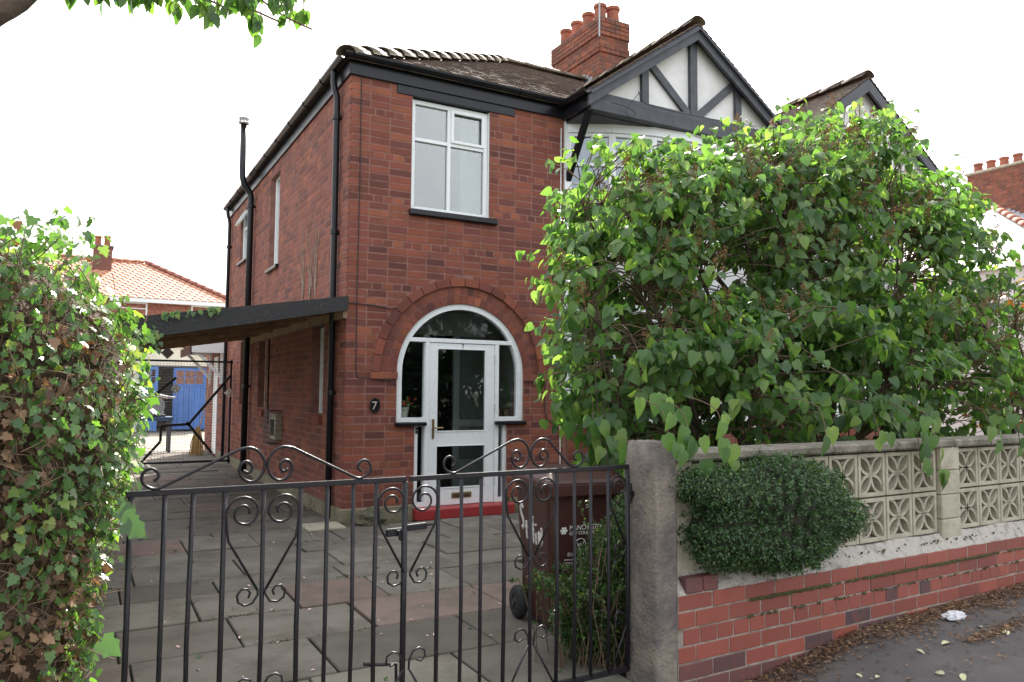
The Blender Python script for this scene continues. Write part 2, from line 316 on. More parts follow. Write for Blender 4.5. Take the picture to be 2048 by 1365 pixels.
def slab(x0, x1, y0, y1, z=0.0):
    k = (round(x1 - x0, 2), round(y1 - y0, 2))
    if k not in slab_cache:
        a, b = k[0] / 2 - .006, k[1] / 2 - .006; slab_cache[k] = MB().box(-a, a, -b, b, -.05, 0, .006).mesh('slab', slab_m)
    q = Quaternion((1, ru(-.005, .005), ru(-.004, .004), ru(-.005, .005)))
    inst('slab', slab_cache[k], drive, ((x0 + x1) / 2, (y0 + y1) / 2, z + ru(-.007, .004)), q.normalized())
y = -5.13; row = 0
while y < 11.1:
    d = random.choice((.46, .61, .61, .61)) if y > -5 else .38; d = min(d, 11.2 - y)
    x = -2.75 - random.choice((0, .2, .35, .5)); xe = 2.74 if -2.9 < y and y + d < -.02 else (-.0 if y < -4.76 else .8 if y < -2 else -.01)
    if y < 0 < y + d: d = -.0 - y if -y > .1 else d
    while x < xe - .08:
        wd = random.choice((.61, .76, .91, .91, .61)); x1 = x + wd
        if x1 > xe - .2: x1 = xe
        slab(max(x, -2.75), x1, y, y + d); x = x1
    y += d

# ------------------------------------------------------------------ the brick house
house = thing('brick_house', 'red brick house with arched white porch, black gutters and number seven plate', 'house', (1.4, 2, 0))
CH = .0807; Z0 = .15; NC = 58; BL = .2285; JT = .0135
AX, AZ = 1.385, 1.60
brick_meshes = {}
def brick_geo(w_, h_, d_):
    c = .0028; a, b = w_ / 2, h_ / 2
    vv = [(-a + c, 0, -b + c), (a - c, 0, -b + c), (a - c, 0, b - c), (-a + c, 0, b - c), (-a, c, -b), (a, c, -b), (a, c, b), (-a, c, b), (-a, d_, -b), (a, d_, -b), (a, d_, b), (-a, d_, b)]
    ff = [(0, 1, 2, 3), (0, 4, 5, 1), (1, 5, 6, 2), (2, 6, 7, 3), (3, 7, 4, 0), (4, 8, 9, 5), (5, 9, 10, 6), (6, 10, 11, 7), (7, 11, 8, 4)]
    return vv, ff
def intervals(a, b, cuts):
    iv = [(a, b)]
    for c0, c1 in cuts:
        nx = []
        for p, q in iv:
            if c1 <= p or c0 >= q: nx.append((p, q)); continue
            if c0 > p: nx.append((p, c0))
            if c1 < q: nx.append((c1, q))
        iv = nx
    return [i for i in iv if i[1] - i[0] > .015]
def lay(a, b, course, cuts, header_every=6):
    """brick spans of one course between a and b, clear of cuts"""
    out = []; ivs = intervals(a, b, cuts); hd = header_every and course % header_every == header_every - 1
    L_ = (BL / 2 if hd else BL); off = (course * .5 % 1) * BL * .999 + (.25 * BL if hd else 0)
    for p, q in ivs:
        x = a - off
        while x < q:
            u, v_ = max(x, p), min(x + L_, q)
            if v_ > u: 
                if v_ - u < .05 and out and abs(out[-1][1] + JT / 2 - u) < 1e-6: out[-1] = (out[-1][0], v_ - JT / 2)
                elif out and out[-1][1] - out[-1][0] < .05 and abs(out[-1][1] + JT / 2 - u) < 1e-6: out[-1] = (out[-1][0], v_ - JT / 2)
                elif v_ - u > .014: out.append((u + JT / 2, v_ - JT / 2))
            x += L_
    return out
def front_cuts(z, ring):
    c = []
    if z > 4.725: c.append((.527, 2.04))
    if 3.36 < z < 4.73: c.append((.717, 1.70))
    if z >= AZ - .08:
        if abs(z - AZ) < ring: h = math.sqrt(ring ** 2 - max(0, z - AZ) ** 2); c.append((AX - h, AX + h))
    elif z > 1.03: c.append((.585, 2.185))
    else: c.append((.80, 1.965))
    return c
front_specs = []; mort = MB()
for k in range(NC):
    z0 = Z0 + k * CH; zm = z0 + CH / 2
    cut = front_cuts(zm, 1.098)
    st = 0.0 if k % 2 == 0 else .112
    for a, b in lay(st, 2.75, k, cut):
        if a < .02: a = 0.0
        elif a < .13: a = .108
        front_specs.append((a, b, zm, .10 if a < .02 else .045))
    for p, q in intervals(.012, 2.75, front_cuts(zm, .86)): mort.box(p, q, .0022, .26, z0, z0 + CH + .0005)
wall = mort.build('wall', mortar_m, house)
def bkey(s_): 
    d = V(((s_[0] + s_[1]) / 2, 0, s_[2])) - CAM; return -(s_[1] - s_[0]) / d.length
order = sorted(front_specs, key=bkey); nearb, farb = order[:300], order[300:]
for a, b, zm, dp in nearb:
    k = (round(b - a, 3), dp)
    if k not in brick_meshes: mb = MB(); mb.add(*brick_geo(k[0], CH - JT, dp)); brick_meshes[k] = mb.mesh('brick', brick_m)
    inst('brick', brick_meshes[k], wall, ((a + b) / 2, ru(-.0015, .0015), zm))
st_ = MB()
for a, b, zm, dp in farb:
    v_, f_ = brick_geo(b - a, CH - JT, dp); o_ = V(((a + b) / 2, ru(-.0015, .0015), zm)); st_.add([V(p) + o_ for p in v_], f_)
st_.build('brick_field', brick_m, wall, kind='stuff')
# side wall (faces -X)
SWIN = [('u', 3.50, 4.16, 3.24, 4.70), ('u', 5.80, 6.85, 3.73, 4.66), ('l', .86, 1.40, 1.10, 2.16), ('l', 4.2, 4.75, 1.08, 2.2), ('l', 5.7, 6.45, 1.14, 2.27)]
def side_cuts(z): return [(a, b) for _, a, b, p, q in SWIN if p < z < q]
SY1 = 8.0; sm = MB(); sb = MB()
TS = Matrix(((0, 1, 0, 0), (1, 0, 0, 0), (0, 0, 1, 0), (0, 0, 0, 1)))        # local x -> Y, local y(depth) -> X
for k in range(NC):
    z0 = Z0 + k * CH; zm = z0 + CH / 2; cut = side_cuts(zm); st = .115 if k % 2 == 0 else 0.0
    for a, b in lay(st, SY1, k + 1, cut):
        if a < .02: a = 0.0
        v_, f_ = brick_geo(b - a, CH - JT, .10 if a < .02 else .045); o_ = V((ru(-.002, .001), (a + b) / 2, zm)); sb.add([TS @ V(p) + o_ for p in v_], f_)
    for p, q in intervals(.02, SY1 - .01, cut): sm.box(.0022, .26, p, q, z0, z0 + CH + .0005)
swall = sm.build('wall', mortar_m, house); sb.build('brick_field', brick_m, swall, kind='stuff')
ow = MB().box(.0, 6.13, 8.0 - .004, 8.22, 0, 4.83).box(6.0, 6.14, 0.3, 8.0, 0, 4.83).box(2.76, 6.1, .30, .36, 2.45, 3.3)
ow.build('rear_wall', brick_m, house)
fl = MB().box(.27, 6.0, .3, 7.9, 2.55, 2.72).box(.27, 6, 1.3, 7.9, .02, .1).box(.27, 6.0, .27, 7.9, 4.80, 4.825); fl.build('floor', intd_m, house)
for x0, x1 in ((-.03, .79), (2.0, 2.76)): MB().box(x0, x1, -.028, .2, -.05, .149, .01).build('plinth', plinth_m, house)
yy = -.028 + .25
for i in range(9): MB().box(-.031, .2, yy - .02, yy + .93, -.05, .148, .012).build('plinth', plinth_m, house); yy += .95

# arch of brick rings round the porch
arch = MB()
for i in range(60):
    a0 = math.pi * i / 60; a1 = math.pi * (i + 1) / 60
    T = FRAME_F((AX, .0, AZ)); poly = [(r_ * math.cos(a), r_ * math.sin(a)) for r_, a in ((.80, a0), (1.10, a0), (1.10, a1), (.80, a1))]
    arch.prism(poly, Matrix.Translation((0, .05, 0)) @ T, .043)
arch = arch.build('arch', mortar_m, house)
def voussoir(r0, r1, a0, a1, proud, nm='brick'):
    ga = .0045 / ((r0 + r1) / 2); poly = []
    for r_, sgn in ((r0 + .004, 1), (r1 - .004, -1)):
        g2 = .0045 / r_
        poly += [(r_ * math.cos(a), r_ * math.sin(a)) for a in ((a0 + g2, a1 - g2) if sgn == 1 else (a1 - g2, a0 + g2))]
    poly = [poly[3], poly[2], poly[1], poly[0]]
    MB().prism(poly, Matrix.Translation((0, .05, 0)) @ FRAME_F((AX, 0, AZ)), .05 + proud).build(nm, brick_m, arch)
for r0, r1, n_, pr in ((.80, .90, 31, .0), (.90, 1.0, 35, .001), (1.0, 1.098, 18, .028)):
    for i in range(n_): voussoir(r0, r1, math.pi * i / n_, math.pi * (i + 1) / n_, pr)
for x0, x1 in ((AX - 1.098, .587), (2.187, AX + 1.1)): MB().box(x0, x1, -.026, .05, 1.523, 1.598, .003).build('springer', brick_m, arch)

# window helper: frame with recessed panes
def window(parent, T, w_, h_, bars_v=(), bars_h=(), fw_=.055, dp=.06, gm=None, name='window', sash=()):
    """local x right, y up, z towards viewer; frame lies z in [-dp, 0]"""
    f = MB(); f.box(0, fw_, 0, h_, -dp, 0, .004, T).box(w_ - fw_, w_, 0, h_, -dp, 0, .004, T).box(fw_, w_ - fw_, 0, fw_, -dp, -.001, .004, T).box(fw_, w_ - fw_, h_ - fw_, h_, -dp, -.001, .004, T)
    for x in bars_v: f.box(x - .02, x + .02, fw_ - .005, h_ - fw_ + .005, -dp + .004, -.003, .003, T)
    for z, x0, x1 in bars_h: f.box(x0, x1, z - .02, z + .02, -dp + .005, -.004, .003, T)
    for x0, x1, z0, z1 in sash:
        for q in ((x0, x0 + .035, z0, z1), (x1 - .035, x1, z0, z1), (x0 + .035, x1 - .035, z0, z0 + .035), (x0 + .035, x1 - .035, z1 - .035, z1)): f.box(q[0], q[1], q[2], q[3], -.02, .016, .004, T)
    fo = f.build(name, white_m, parent)
    xs = [fw_] + sorted(bars_v) + [w_ - fw_]; zs = [fw_] + sorted(set(z for z, _, _ in bars_h)) + [h_ - fw_]
    for i in range(len(xs) - 1):
        for j in range(len(zs) - 1):
            MB().box(xs[i] - .004, xs[i + 1] + .004, zs[j] - .004, zs[j + 1] + .004, -dp * .55 - .004, -dp * .55, 0, T).build('pane', gm or glass_m, fo)
    return fo
TF = lambda x, y, z: FRAME_F((x, y, z))
window(house, TF(.722, .05, 3.432), .976, 1.285, (.475,), ((.83, .05, .93),), .05, .06, sash=((.495, .93, .85, 1.24),))
MB().box(.69, 1.80, -.055, .09, 3.362, 3.432, .012).build('window_sill', black_m, house)
MB().box(.528, 2.039, -.012, .11, 4.727, 4.835, .004).build('lintel', black_m, house)
for x in (.717, 1.698): MB().box(x, x + .005, .012, .05, 3.43, 4.72).build('reveal', white_m, house)

# porch: arched frame, transom, side lights, door
pf = MB()
def arc_prism(mb, r0, r1, a0, a1, n_, y0, y1, cx=AX, cz=AZ):
    for i in range(n_):
        b0, b1 = a0 + (a1 - a0) * i / n_, a0 + (a1 - a0) * (i + 1) / n_
        poly = [(r_ * math.cos(a), r_ * math.sin(a)) for r_, a in ((r0, b0), (r1, b0), (r1, b1), (r0, b1))]
        mb.prism(poly, Matrix.Translation((0, y1, 0)) @ FRAME_F((cx, 0, cz)), y1 - y0)
arc_prism(pf, .735, .803, 0, math.pi, 36, .022, .11)
pf.box(AX - .803, AX - .735, .022, .11, 1.075, AZ + .002).box(AX + .735, AX + .803, .022, .11, 1.075, AZ + .002)
pf.box(AX - .80, .96, .024, .112, 1.05, 1.098).box(1.82, AX + .80, .024, .112, 1.05, 1.098)                 # sill rails
pf.box(AX - .655, AX + .655, .018, .115, 1.945, 1.992, .004)                                                        # transom
pf.box(.93, .982, .021, .113, .11, 1.946).box(1.812, 1.862, .021, .113, .11, 1.946)                                  # door posts
pf.box(.803, .845, .02, .114, .11, 1.05).box(1.925, 1.965, .02, .114, .11, 1.05)
pf.box(.846, .931, .023, .11, .11, .16).box(1.861, 1.926, .023, .11, .11, .16).box(.846, .931, .023, .11, 1.0, 1.05).box(1.861, 1.926, .023, .11, 1.0, 1.05)
porch = pf.build('porch_frame', white_m, house)
def gpoly(pts, y):
    n_ = len(pts); MB().add([V((x, y, z)) for x, z in pts], [tuple(range(n_))]).build('pane', dglass_m, porch)
fan = [(AX + .74 * math.cos(a), AZ + .74 * math.sin(a)) for a in [R(28) + (R(152) - R(28)) * i / 20 for i in range(21)]]
gpoly(fan, .07)
lft = [(AX + .74 * math.cos(a), AZ + .74 * math.sin(a)) for a in [R(152) + R(28) * i / 6 for i in range(7)]]
gpoly([(.94, 1.95)] + lft + [(AX - .74, 1.09), (.94, 1.09)], .071)
rgt = [(AX + .74 * math.cos(a), AZ + .74 * math.sin(a)) for a in [R(28) - R(28) * i / 6 for i in range(7)]]
gpoly([(1.85, 1.95)] + rgt + [(AX + .74, 1.09), (1.85, 1.09)], .071)
gpoly([(.84, .15), (.935, .15), (.935, 1.01), (.84, 1.01)], .072); gpoly([(1.858, .15), (1.93, .15), (1.93, 1.01), (1.858, 1.01)], .072)
MB().box(.565, .935, -.045, .02, 1.005, 1.05, .012).build('window_sill', black_m, house)
MB().box(1.80, 2.215, -.045, .02, 1.005, 1.05, .012).build('window_sill', black_m, house)
df = MB(); DX0, DX1 = .985, 1.808
df.box(DX0, 1.082, .028, .072, .112, 1.94, .003).box(1.684, DX1, .028, .072, .112, 1.94, .003)
df.box(1.082, 1.684, .029, .071, 1.872, 1.94, .003).box(1.082, 1.684, .029, .071, .77, .945, .003).box(1.082, 1.684, .029, .071, .112, .31, .003)
door = df.build('door', white_m, house)
for z0, z1 in ((.945, 1.872), (.31, .77)): MB().box(1.08, 1.686, .048, .052, z0, z1).build('pane', dglass_m, door)
for z0, z1 in ((.945, 1.872), (.31, .77)):
    b = MB(); b.box(1.078, 1.688, .022, .03, z0 - .012, z0, .002).box(1.078, 1.688, .022, .03, z1, z1 + .012, .002).box(1.07, 1.082, .022, .03, z0, z1, .002).box(1.684, 1.696, .022, .03, z0, z1, .002); b.build('bead', white_m, door)
hd = MB().box(1.018, 1.045, .016, .03, .86, 1.08, .004).tube([(1.031, .02, .985), (1.031, -.03, .985), (1.05, -.036, .985), (1.13, -.034, .982)], .009, 6); hd.build('handle', brass_m, door)
lb = MB().box(1.27, 1.52, .018, .03, .185, .25, .006); lb.build('letterbox', brass_m, door); MB().box(1.30, 1.49, .012, .02, .20, .235, .004).build('letter_flap', M('dark_brass', (.12, .09, .05), .5, metal=.7), door)
for z in (.30, 1.15, 1.72): MB().box(1.803, 1.815, .012, .03, z, z + .1).build('hinge', M('pale_hinge', (.55, .55, .53), .4), door)
text('7', .085, M('thin_black_numeral', (.01, .01, .01), .5), door, Matrix.Translation((1.375, .026, 1.878)) @ Matrix.Rotation(R(90), 4, 'X') @ Matrix.Shear('XZ', 4, (.0, .0)), 'numeral', .8)
MB().box(.818, .845, .008, .022, .92, .99, .004).build('doorbell', darkpl_m, house); MB().lathe([(.006, 0), (.006, .004)], (.831, .004, .955), 8).build('bell_push', white_m, house)
MB().box(.785, 2.01, -.14, .12, -.02, .108, .015).build('step', step_m, house)
# porch inside
pi_ = MB().box(.45, .50, .27, 1.25, .0, 2.6).box(2.27, 2.32, .27, 1.25, 0, 2.6).box(.45, 2.32, .12, 1.25, .02, .112).box(.45, 2.32, .27, 1.25, 2.42, 2.5)
pi_.build('porch_wall', int_m, house)
ip = MB().box(.5, 2.27, 1.2, 1.25, 2.12, 2.45).box(.5, .9, 1.2, 1.25, .1, 2.12).box(1.80, 1.88, 1.16, 1.25, .1, 2.12).box(1.88, 2.27, 1.19, 1.25, .93, 1.02).box(1.88, 2.27, 1.2, 1.25, .1, .5); ip.build('inner_frame', white_m, house)
idr = MB().box(.9, 1.80, 1.2, 1.245, .11, 2.12, .004).build('inner_door', blackdoor_m, house)
hw = MB().box(1.70, 1.735, 1.185, 1.2, 1.42, 1.50, .004).lathe([(.02, 0), (.03, .01), (.02, .04)], (1.715, 1.17, 1.25), 10); hw.build('inner_door_lock', steel_m, idr)
MB().box(1.88, 2.27, 1.215, 1.222, .5, 2.12).build('inner_glass', M('obscure_glass', (.33, .35, .34), .35), house)

# number plate
np_ = MB(); ov = [(.062 * math.cos(2 * math.pi * i / 24), .085 * math.sin(2 * math.pi * i / 24)) for i in range(24)]
np_.prism(ov, TF(.335, -.002, 1.235), .012); npl = np_.build('number_plate', black_m, house)
nr = MB(); rim = [(.345 - .01 + .056 * math.cos(2 * math.pi * i / 24), -.016, 1.235 + .079 * math.sin(2 * math.pi * i / 24)) for i in range(25)]; nr.tube(rim, .0018, 4, False); nr.build('plate_rim', brass_m, npl)
text('7', .125, M('pale_numeral', (.5, .47, .38), .5), npl, Matrix.Translation((.299, -.0155, 1.192)) @ Matrix.Rotation(R(90), 4, 'X'), 'numeral', 1.0)
# cables on the front wall
cb = MB()
cb.tube([(.115, -.008, 4.82), (.12, -.008, 3.6), (.112, -.008, 2.4), (.118, -.008, 1.58), (.14, -.01, 1.535), (.25, -.01, 1.53), (.50, -.032, 1.512), (.54, -.03, 1.49), (.56, -.015, 1.44)], .006, 4)
cb.tube([(.02, -.008, 2.33), (.3, -.008, 2.32), (.5, -.01, 2.29), (.56, -.012, 2.31)], .006, 4); cb.build('cable', cable_m, house)
MB().tube([(2.19, -.03, 1.515), (2.47, -.032, 1.512), (2.475, -.02, 1.48), (2.48, -.012, 1.16), (2.52, -.01, 1.05), (2.62, -.01, 1.02), (2.72, -.01, 1.02)], .006, 4).build('cable', cable_m, house)
MB().tube([(2.70, -.012, 4.7), (2.69, -.012, 2.6), (2.70, -.012, .2)], .007, 4).build('white_cable', white_m, house)

# eaves: fascia, gutter, downpipes
GX1 = 2.72
fa = MB().box(-.028, GX1, -.03, .01, 4.828, 5.0, .004); fa.build('fascia', black_m, house)
MB().box(-.027, .012, .012, 8.1, 4.827, 5.0, .004).build('fascia', black_m, house)
def gutter(pts, r_=.056):
    """half-round section swept along a straight run; pts are two points on the top centre line"""
    a, b = V(pts[0]), V(pts[1]); d = (b - a).normalized(); x = d.cross(V((0, 0, 1))); mb = MB(); sec = []
    for i in range(9): t = math.pi * i / 8; sec.append((-math.cos(t) * r_, -math.sin(t) * r_))
    for i in range(8, -1, -1): t = math.pi * i / 8; sec.append((-math.cos(t) * (r_ - .006), -math.sin(t) * (r_ - .006)))
    n_ = len(sec); vv = [a + x * p + V((0, 0, q)) for p, q in sec] + [b + x * p + V((0, 0, q)) for p, q in sec]
    mb.add(vv, [(i, (i + 1) % n_, n_ + (i + 1) % n_, n_ + i) for i in range(n_)] + [tuple(range(n_))[::-1], tuple(range(n_, 2 * n_))])
    g = mb.build('gutter', black_m, house, smooth=False); l = (b - a).length; k = int(l / .9) + 1
    for i in range(1, k):
        p = a + d * (l * i / k); bm_ = MB(); pts_ = [p + x * (-math.cos(math.pi * j / 8) * (r_ + .004)) + V((0, 0, -math.sin(math.pi * j / 8) * (r_ + .004))) for j in range(9)]
        bm_.tube(pts_, .007, 4); bm_.build('gutter_bracket', black_m, g)
    return g
gutter([(-.10, -.088, 5.03), (GX1 + .05, -.088, 5.03)]); gutter([(-.088, -.03, 5.032), (-.088, 8.15, 5.032)])
def pipe(pts, r_, clips=(), nm='downpipe', seg=6):
    o = MB().tube(pts, r_, 10).build(nm, black_m, house, smooth=True)
    for x, y, z in clips:
        c = MB(); c.lathe([(r_ + .001, -.03), (r_ + .011, -.025), (r_ + .011, .025), (r_ + .001, .03)], (x, y, z), 12); c.box(min(x, 0), max(x, .005), y - .045 if r_ > .05 else y - .03, y + .045 if r_ > .05 else y + .03, z - .012, z + .012); c.build('pipe_clip', black_m, o)
    return o
pipe(smooth_path([(-.088, .36, 4.98), (-.09, .36, 4.86), (-.075, .355, 4.76), (-.052, .35, 4.68), (-.05, .35, 4.5)], 3) + [(-.05, .35, 2.6), (-.05, .35, .02)], .036, [(-.05, .35, 4.45), (-.05, .35, 3.15), (-.05, .35, 1.37)])
pipe(smooth_path([(-.088, 7.86, 4.98), (-.09, 7.86, 4.86), (-.052, 7.855, 4.7), (-.05, 7.85, 4.5)], 3) + [(-.05, 7.85, .02)], .034, [(-.05, 7.85, 4.2), (-.05, 7.85, 1.4)])
pipe([(-.075, 5.42, .02), (-.075, 5.42, 4.42)] + smooth_path([(-.075, 5.42, 4.62), (-.10, 5.42, 4.74), (-.19, 5.42, 4.86), (-.225, 5.42, 5.0), (-.23, 5.42, 5.12)], 3) + [(-.23, 5.42, 5.92)], .052,
     [(-.075, 5.42, 4.5), (-.075, 5.42, 2.75), (-.075, 5.42, 1.45)], 'soil_pipe')
vc = MB(); vc.lathe([(.055, 0), (.09, .01), (.09, .02), (.05, .025)], (-.23, 5.42, 5.9), 12)
for i in range(8): a = i * math.pi / 4; vc.tube([(-.23 + .075 * math.cos(a), 5.42 + .075 * math.sin(a), 5.92), (-.23 + .07 * math.cos(a), 5.42 + .07 * math.sin(a), 6.0)], .009, 4)
vc.lathe([(.085, .09), (.085, .105), (.03, .115)], (-.23, 5.42, 5.9), 12); vc.build('vent_cap', palepl_m, house)
pipe([(-.06, 5.2, 2.5), (-.06, 5.32, 2.62), (-.07, 5.38, 2.7)], .04, (), 'branch_pipe')

# side windows
TSD = lambda y, z, x: Matrix(((0, 0, -1, x), (-1, 0, 0, y), (0, 1, 0, z), (0, 0, 0, 1)))     # local x -> -Y, y -> Z, z -> -X
for i, (lv, a, b, p, q) in enumerate(SWIN):
    dpx = .075 if lv == 'u' else .10
    if i == 1:
        window(house, TSD(b - .003, p + .003, .05), b - a - .006, q - p - .006, ((b - a) / 2,), ((.62, .04, b - a - .04),), .045)
        fl_ = MB(); T_ = Matrix.Translation((.02, 0, 0)) @ TSD(b - .05, p + .66, .0) @ Matrix.Translation((0, .25, 0)) @ Matrix.Rotation(R(-28), 4, 'X') @ Matrix.Translation((0, -.25, 0))
        fl_.box(0, .03, 0, .25, -.02, .02, 0, T_).box(.43, .46, 0, .25, -.02, .02, 0, T_).box(.03, .43, 0, .03, -.02, .02, 0, T_).box(.03, .43, .22, .25, -.02, .02, 0, T_); fo = fl_.build('open_fanlight', white_m, house)
        MB().box(.03, .43, .03, .22, -.003, .001, 0, T_).build('pane', glass_m, fo)
    else: window(house, TSD(b - .003, p + .003, dpx), b - a - .006, q - p - .006, (), ((.8 * (q - p), .04, b - a - .04),) if lv == 'l' and i != 2 else (), .05)
    if lv == 'u': MB().box(-.05, .08, a - .06, b + .06, p - .05, p + .002, .008).build('window_sill', black_m, house)
    else:
        for j in range(max(2, int((b - a) / .11))):
            n_ = max(2, int((b - a) / .11)); MB().box(-.045, .09, a + (b - a) * j / n_ + .004, a + (b - a) * (j + 1) / n_ - .004, p - .10, p, .006).build('sill_brick', brick_m, house)
        MB().box(-.012, .1, a - .09, b + .09, q, q + .075, .005).build('lintel', timber_m, house)
# flue terminal with wire guard
ft = MB().box(-.09, .01, 2.95, 3.35, .70, 1.06, .006); fto = ft.build('flue_terminal', conc_m, house)
fg = MB()
for i in range(9): y_ = 2.90 + i * .0625; fg.tube([(-.0, y_, .64), (-.16, y_, .64), (-.16, y_, 1.1), (0, y_, 1.1)], .0035, 4)
for i in range(8): z_ = .64 + i * .0657; fg.tube([(0, 2.9, z_), (-.16, 2.9, z_), (-.16, 3.4, z_), (0, 3.4, z_)], .0035, 4)
fg.build('wire_guard', wire_m, fto); MB().box(-.096, -.088, 3.02, 3.28, .76, .98).build('flue_mouth', rubber_m, fto)
MB().tube([(-.012, 3.9, 2.2), (-.012, 3.9, 1.2), (-.02, 3.8, .9)], .012, 5).build('cable', cable_m, house)
# dead creeper on the side wall
cp = MB()
for b0 in ((1.55, 2.45), (1.9, 2.5), (1.25, 2.5)):
    for q in range(4):
        p = V((-.012, b0[0], b0[1] + q * .05)); pts = [p.copy()]
        for j in range(9): p = p + V((0, ru(-.05, .05) + (q - 1.5) * .014, ru(.06, .13))); pts.append(p.copy())
        cp.tube(pts, [.006 - .0005 * j for j in range(10)], 4)
cp.build('dead_creeper', M('dry_vine', (.34, .28, .22), .9), house)

# roof
PT = math.tan(R(30.3)); RZ = 5.015
def roof_z(y): return RZ + y * PT
base = MB(); e = .07
hipx = 4.0
V0, V1, V2, V3, V4 = (-e, -e, RZ - e * PT), (6.13, -e, RZ - e * PT), (6.13, 4, RZ + 4 * PT), (4, 4, RZ + 4 * PT), (-e, 8 + e, RZ - e * PT)
V5 = (6.13, 8 + e, RZ - e * PT)
base.add([V0, V1, V2, V3, V4, V5], [(0, 1, 2, 3), (0, 3, 4), (4, 3, 2, 5)]); roof = base.build('roof', tile_m, house)
tl = MB(); g = .105; c_ = math.cos(R(30.3)); s_n = math.sin(R(30.3)); k = 0
while k * g * c_ < 4.0:
    y0 = -e - .02 + k * g * c_; x = max(y0, -e) + (0.08 if k % 2 else 0)
    while x < 6.1:
        zz = roof_z(y0); jz = ru(0, .006); tl.add([(x + .003, y0, zz + .022 + jz), (x + .162, y0, zz + .022 + ru(0, .006)), (x + .162, y0 + g * c_ * 1.25, zz + .012 + g * s_n * 1.25), (x + .003, y0 + g * c_ * 1.25, zz + .012 + g * s_n * 1.25),
                (x + .003, y0, zz + .004), (x + .162, y0, zz + .004)], [(0, 1, 2, 3), (4, 5, 1, 0)]); x += .165
    k += 1
k = 0
while k * g * c_ < 4.0:       # hip slope facing the drive
    x0 = -e - .02 + k * g * c_; y = max(x0, -e) + (.08 if k % 2 else 0)
    while y < 8.05 - x0 - .1:
        zz = RZ + x0 * PT; tl.add([(x0, y + .003, zz + .024), (x0, y + .162, zz + .024), (x0 + g * c_ * 1.25, y + .162, zz + .012 + g * s_n * 1.25), (x0 + g * c_ * 1.25, y + .003, zz + .012 + g * s_n * 1.25)], [(0, 3, 2, 1)]); y += .165
    k += 1
tl.build('tile_field', tile_m, roof, kind='stuff')
def half_tile(a, b, r0, r1, mat, parent, nm='hip_tile'):
    a, b = V(a), V(b); d = (b - a).normalized(); x = d.cross(V((0, 0, 1))).normalized(); z = x.cross(d); mb = MB(); n_ = 7; vv = []
    for p, r_ in ((a, r0), (b, r1)):
        for th in (0, .013):
            for i in range(n_): t = math.pi * (i / (n_ - 1)); vv.append(p + x * (math.cos(t) * (r_ + th)) + z * (math.sin(t) * (r_ + th) * .75))
    I = lambda e_, t_, i: e_ * 2 * n_ + t_ * n_ + i; ff = []
    for i in range(n_ - 1):
        ff += [(I(0, 1, i), I(0, 1, i + 1), I(1, 1, i + 1), I(1, 1, i)), (I(0, 0, i + 1), I(0, 0, i), I(1, 0, i), I(1, 0, i + 1)), (I(0, 0, i), I(0, 0, i + 1), I(0, 1, i + 1), I(0, 1, i)), (I(1, 0, i + 1), I(1, 0, i), I(1, 1, i), I(1, 1, i + 1))]
    mb.add(vv, ff); return mb.build(nm, mat, parent, smooth=True)
hd_ = V((1, 1, PT)); nl = 14
for i in range(nl):
    a = V((-.09, -.09, RZ - .09 * PT + .015)) + hd_ * (4.1 * i / nl); b = V((-.09, -.09, RZ - .09 * PT + .015)) + hd_ * (4.1 * (i + 1.06) / nl); half_tile(a + V((0, 0, .03)), b, .115, .095, hip_m, roof)
for i in range(5): half_tile((4 + i * .43, 4, RZ + 4 * PT + .02), (4.45 + i * .43, 4, RZ + 4 * PT + .02), .11, .10, hip_m, roof, 'ridge_tile')
# front gable over the bay
GP = math.tan(R(35.3)); GXL, GXC, GXR, GY = 2.72, 4.42, 6.12, -.62; GZE = 4.99; GZA = GZE + (GXC - GXL) * GP
gr = MB(); yb = (GZA - RZ) / PT + .1; ybe = .0
for sx_ in (-1, 1):
    xe = GXC + sx_ * (GXC - GXL); n_ = 19
    gr.add([(xe, GY, GZE), (GXC, GY, GZA), (GXC, yb, GZA), (xe, ybe, GZE)], [(0, 1, 2, 3)])
    gr.add([(xe, GY, GZE - .04), (GXC, GY, GZA - .04), (GXC, yb, GZA - .04), (xe, ybe, GZE - .04)], [(3, 2, 1, 0)])
groof = gr.build('gable_roof', tile_m, house)
gt = MB(); n_ = 22
for sx_ in (-1, 1):
    for k in range(n_):
        u0, u1 = k / n_, (k + 1.25) / n_; y = GY - .03 - (.08 if k % 2 else 0); yend = u0 * yb
        P = lambda u, y_, dz: (GXC + sx_ * (GXC - GXL) * (1 - min(u, 1)), y_, GZE + (GZA - GZE) * min(u, 1) + dz)
        while y < yend:
            y2 = y + .16; y0_ = max(y, GY - .03); f_ = [(0, 1, 2, 3), (4, 5, 1, 0), (4, 0, 3, 6)]
            gt.add([P(u0, y0_, .03 + ru(0, .006)), P(u0, y2, .03), P(u1, y2, .012), P(u1, y0_, .012), P(u0, y0_, .006), P(u0, y2, .006), P(u1, y0_, .0)], f_); y += .165
gt.build('tile_field', tile_m, groof, kind='stuff')
for i in range(7): half_tile((GXC, GY - .03 + i * .42, GZA + .03), (GXC, GY + .43 + i * .42, GZA + .02), .11, .10, tile_m, groof, 'ridge_tile')
MB().add([(GXL + .1, GY + .13, 4.78), (GXR - .1, GY + .13, 4.78), (GXR - .1, GY + .13, GZE), (GXC, GY + .13, GZA - .07), (GXL + .1, GY + .13, GZE)], [(0, 1, 2, 3, 4)]).build('gable_panel', render_m, house)
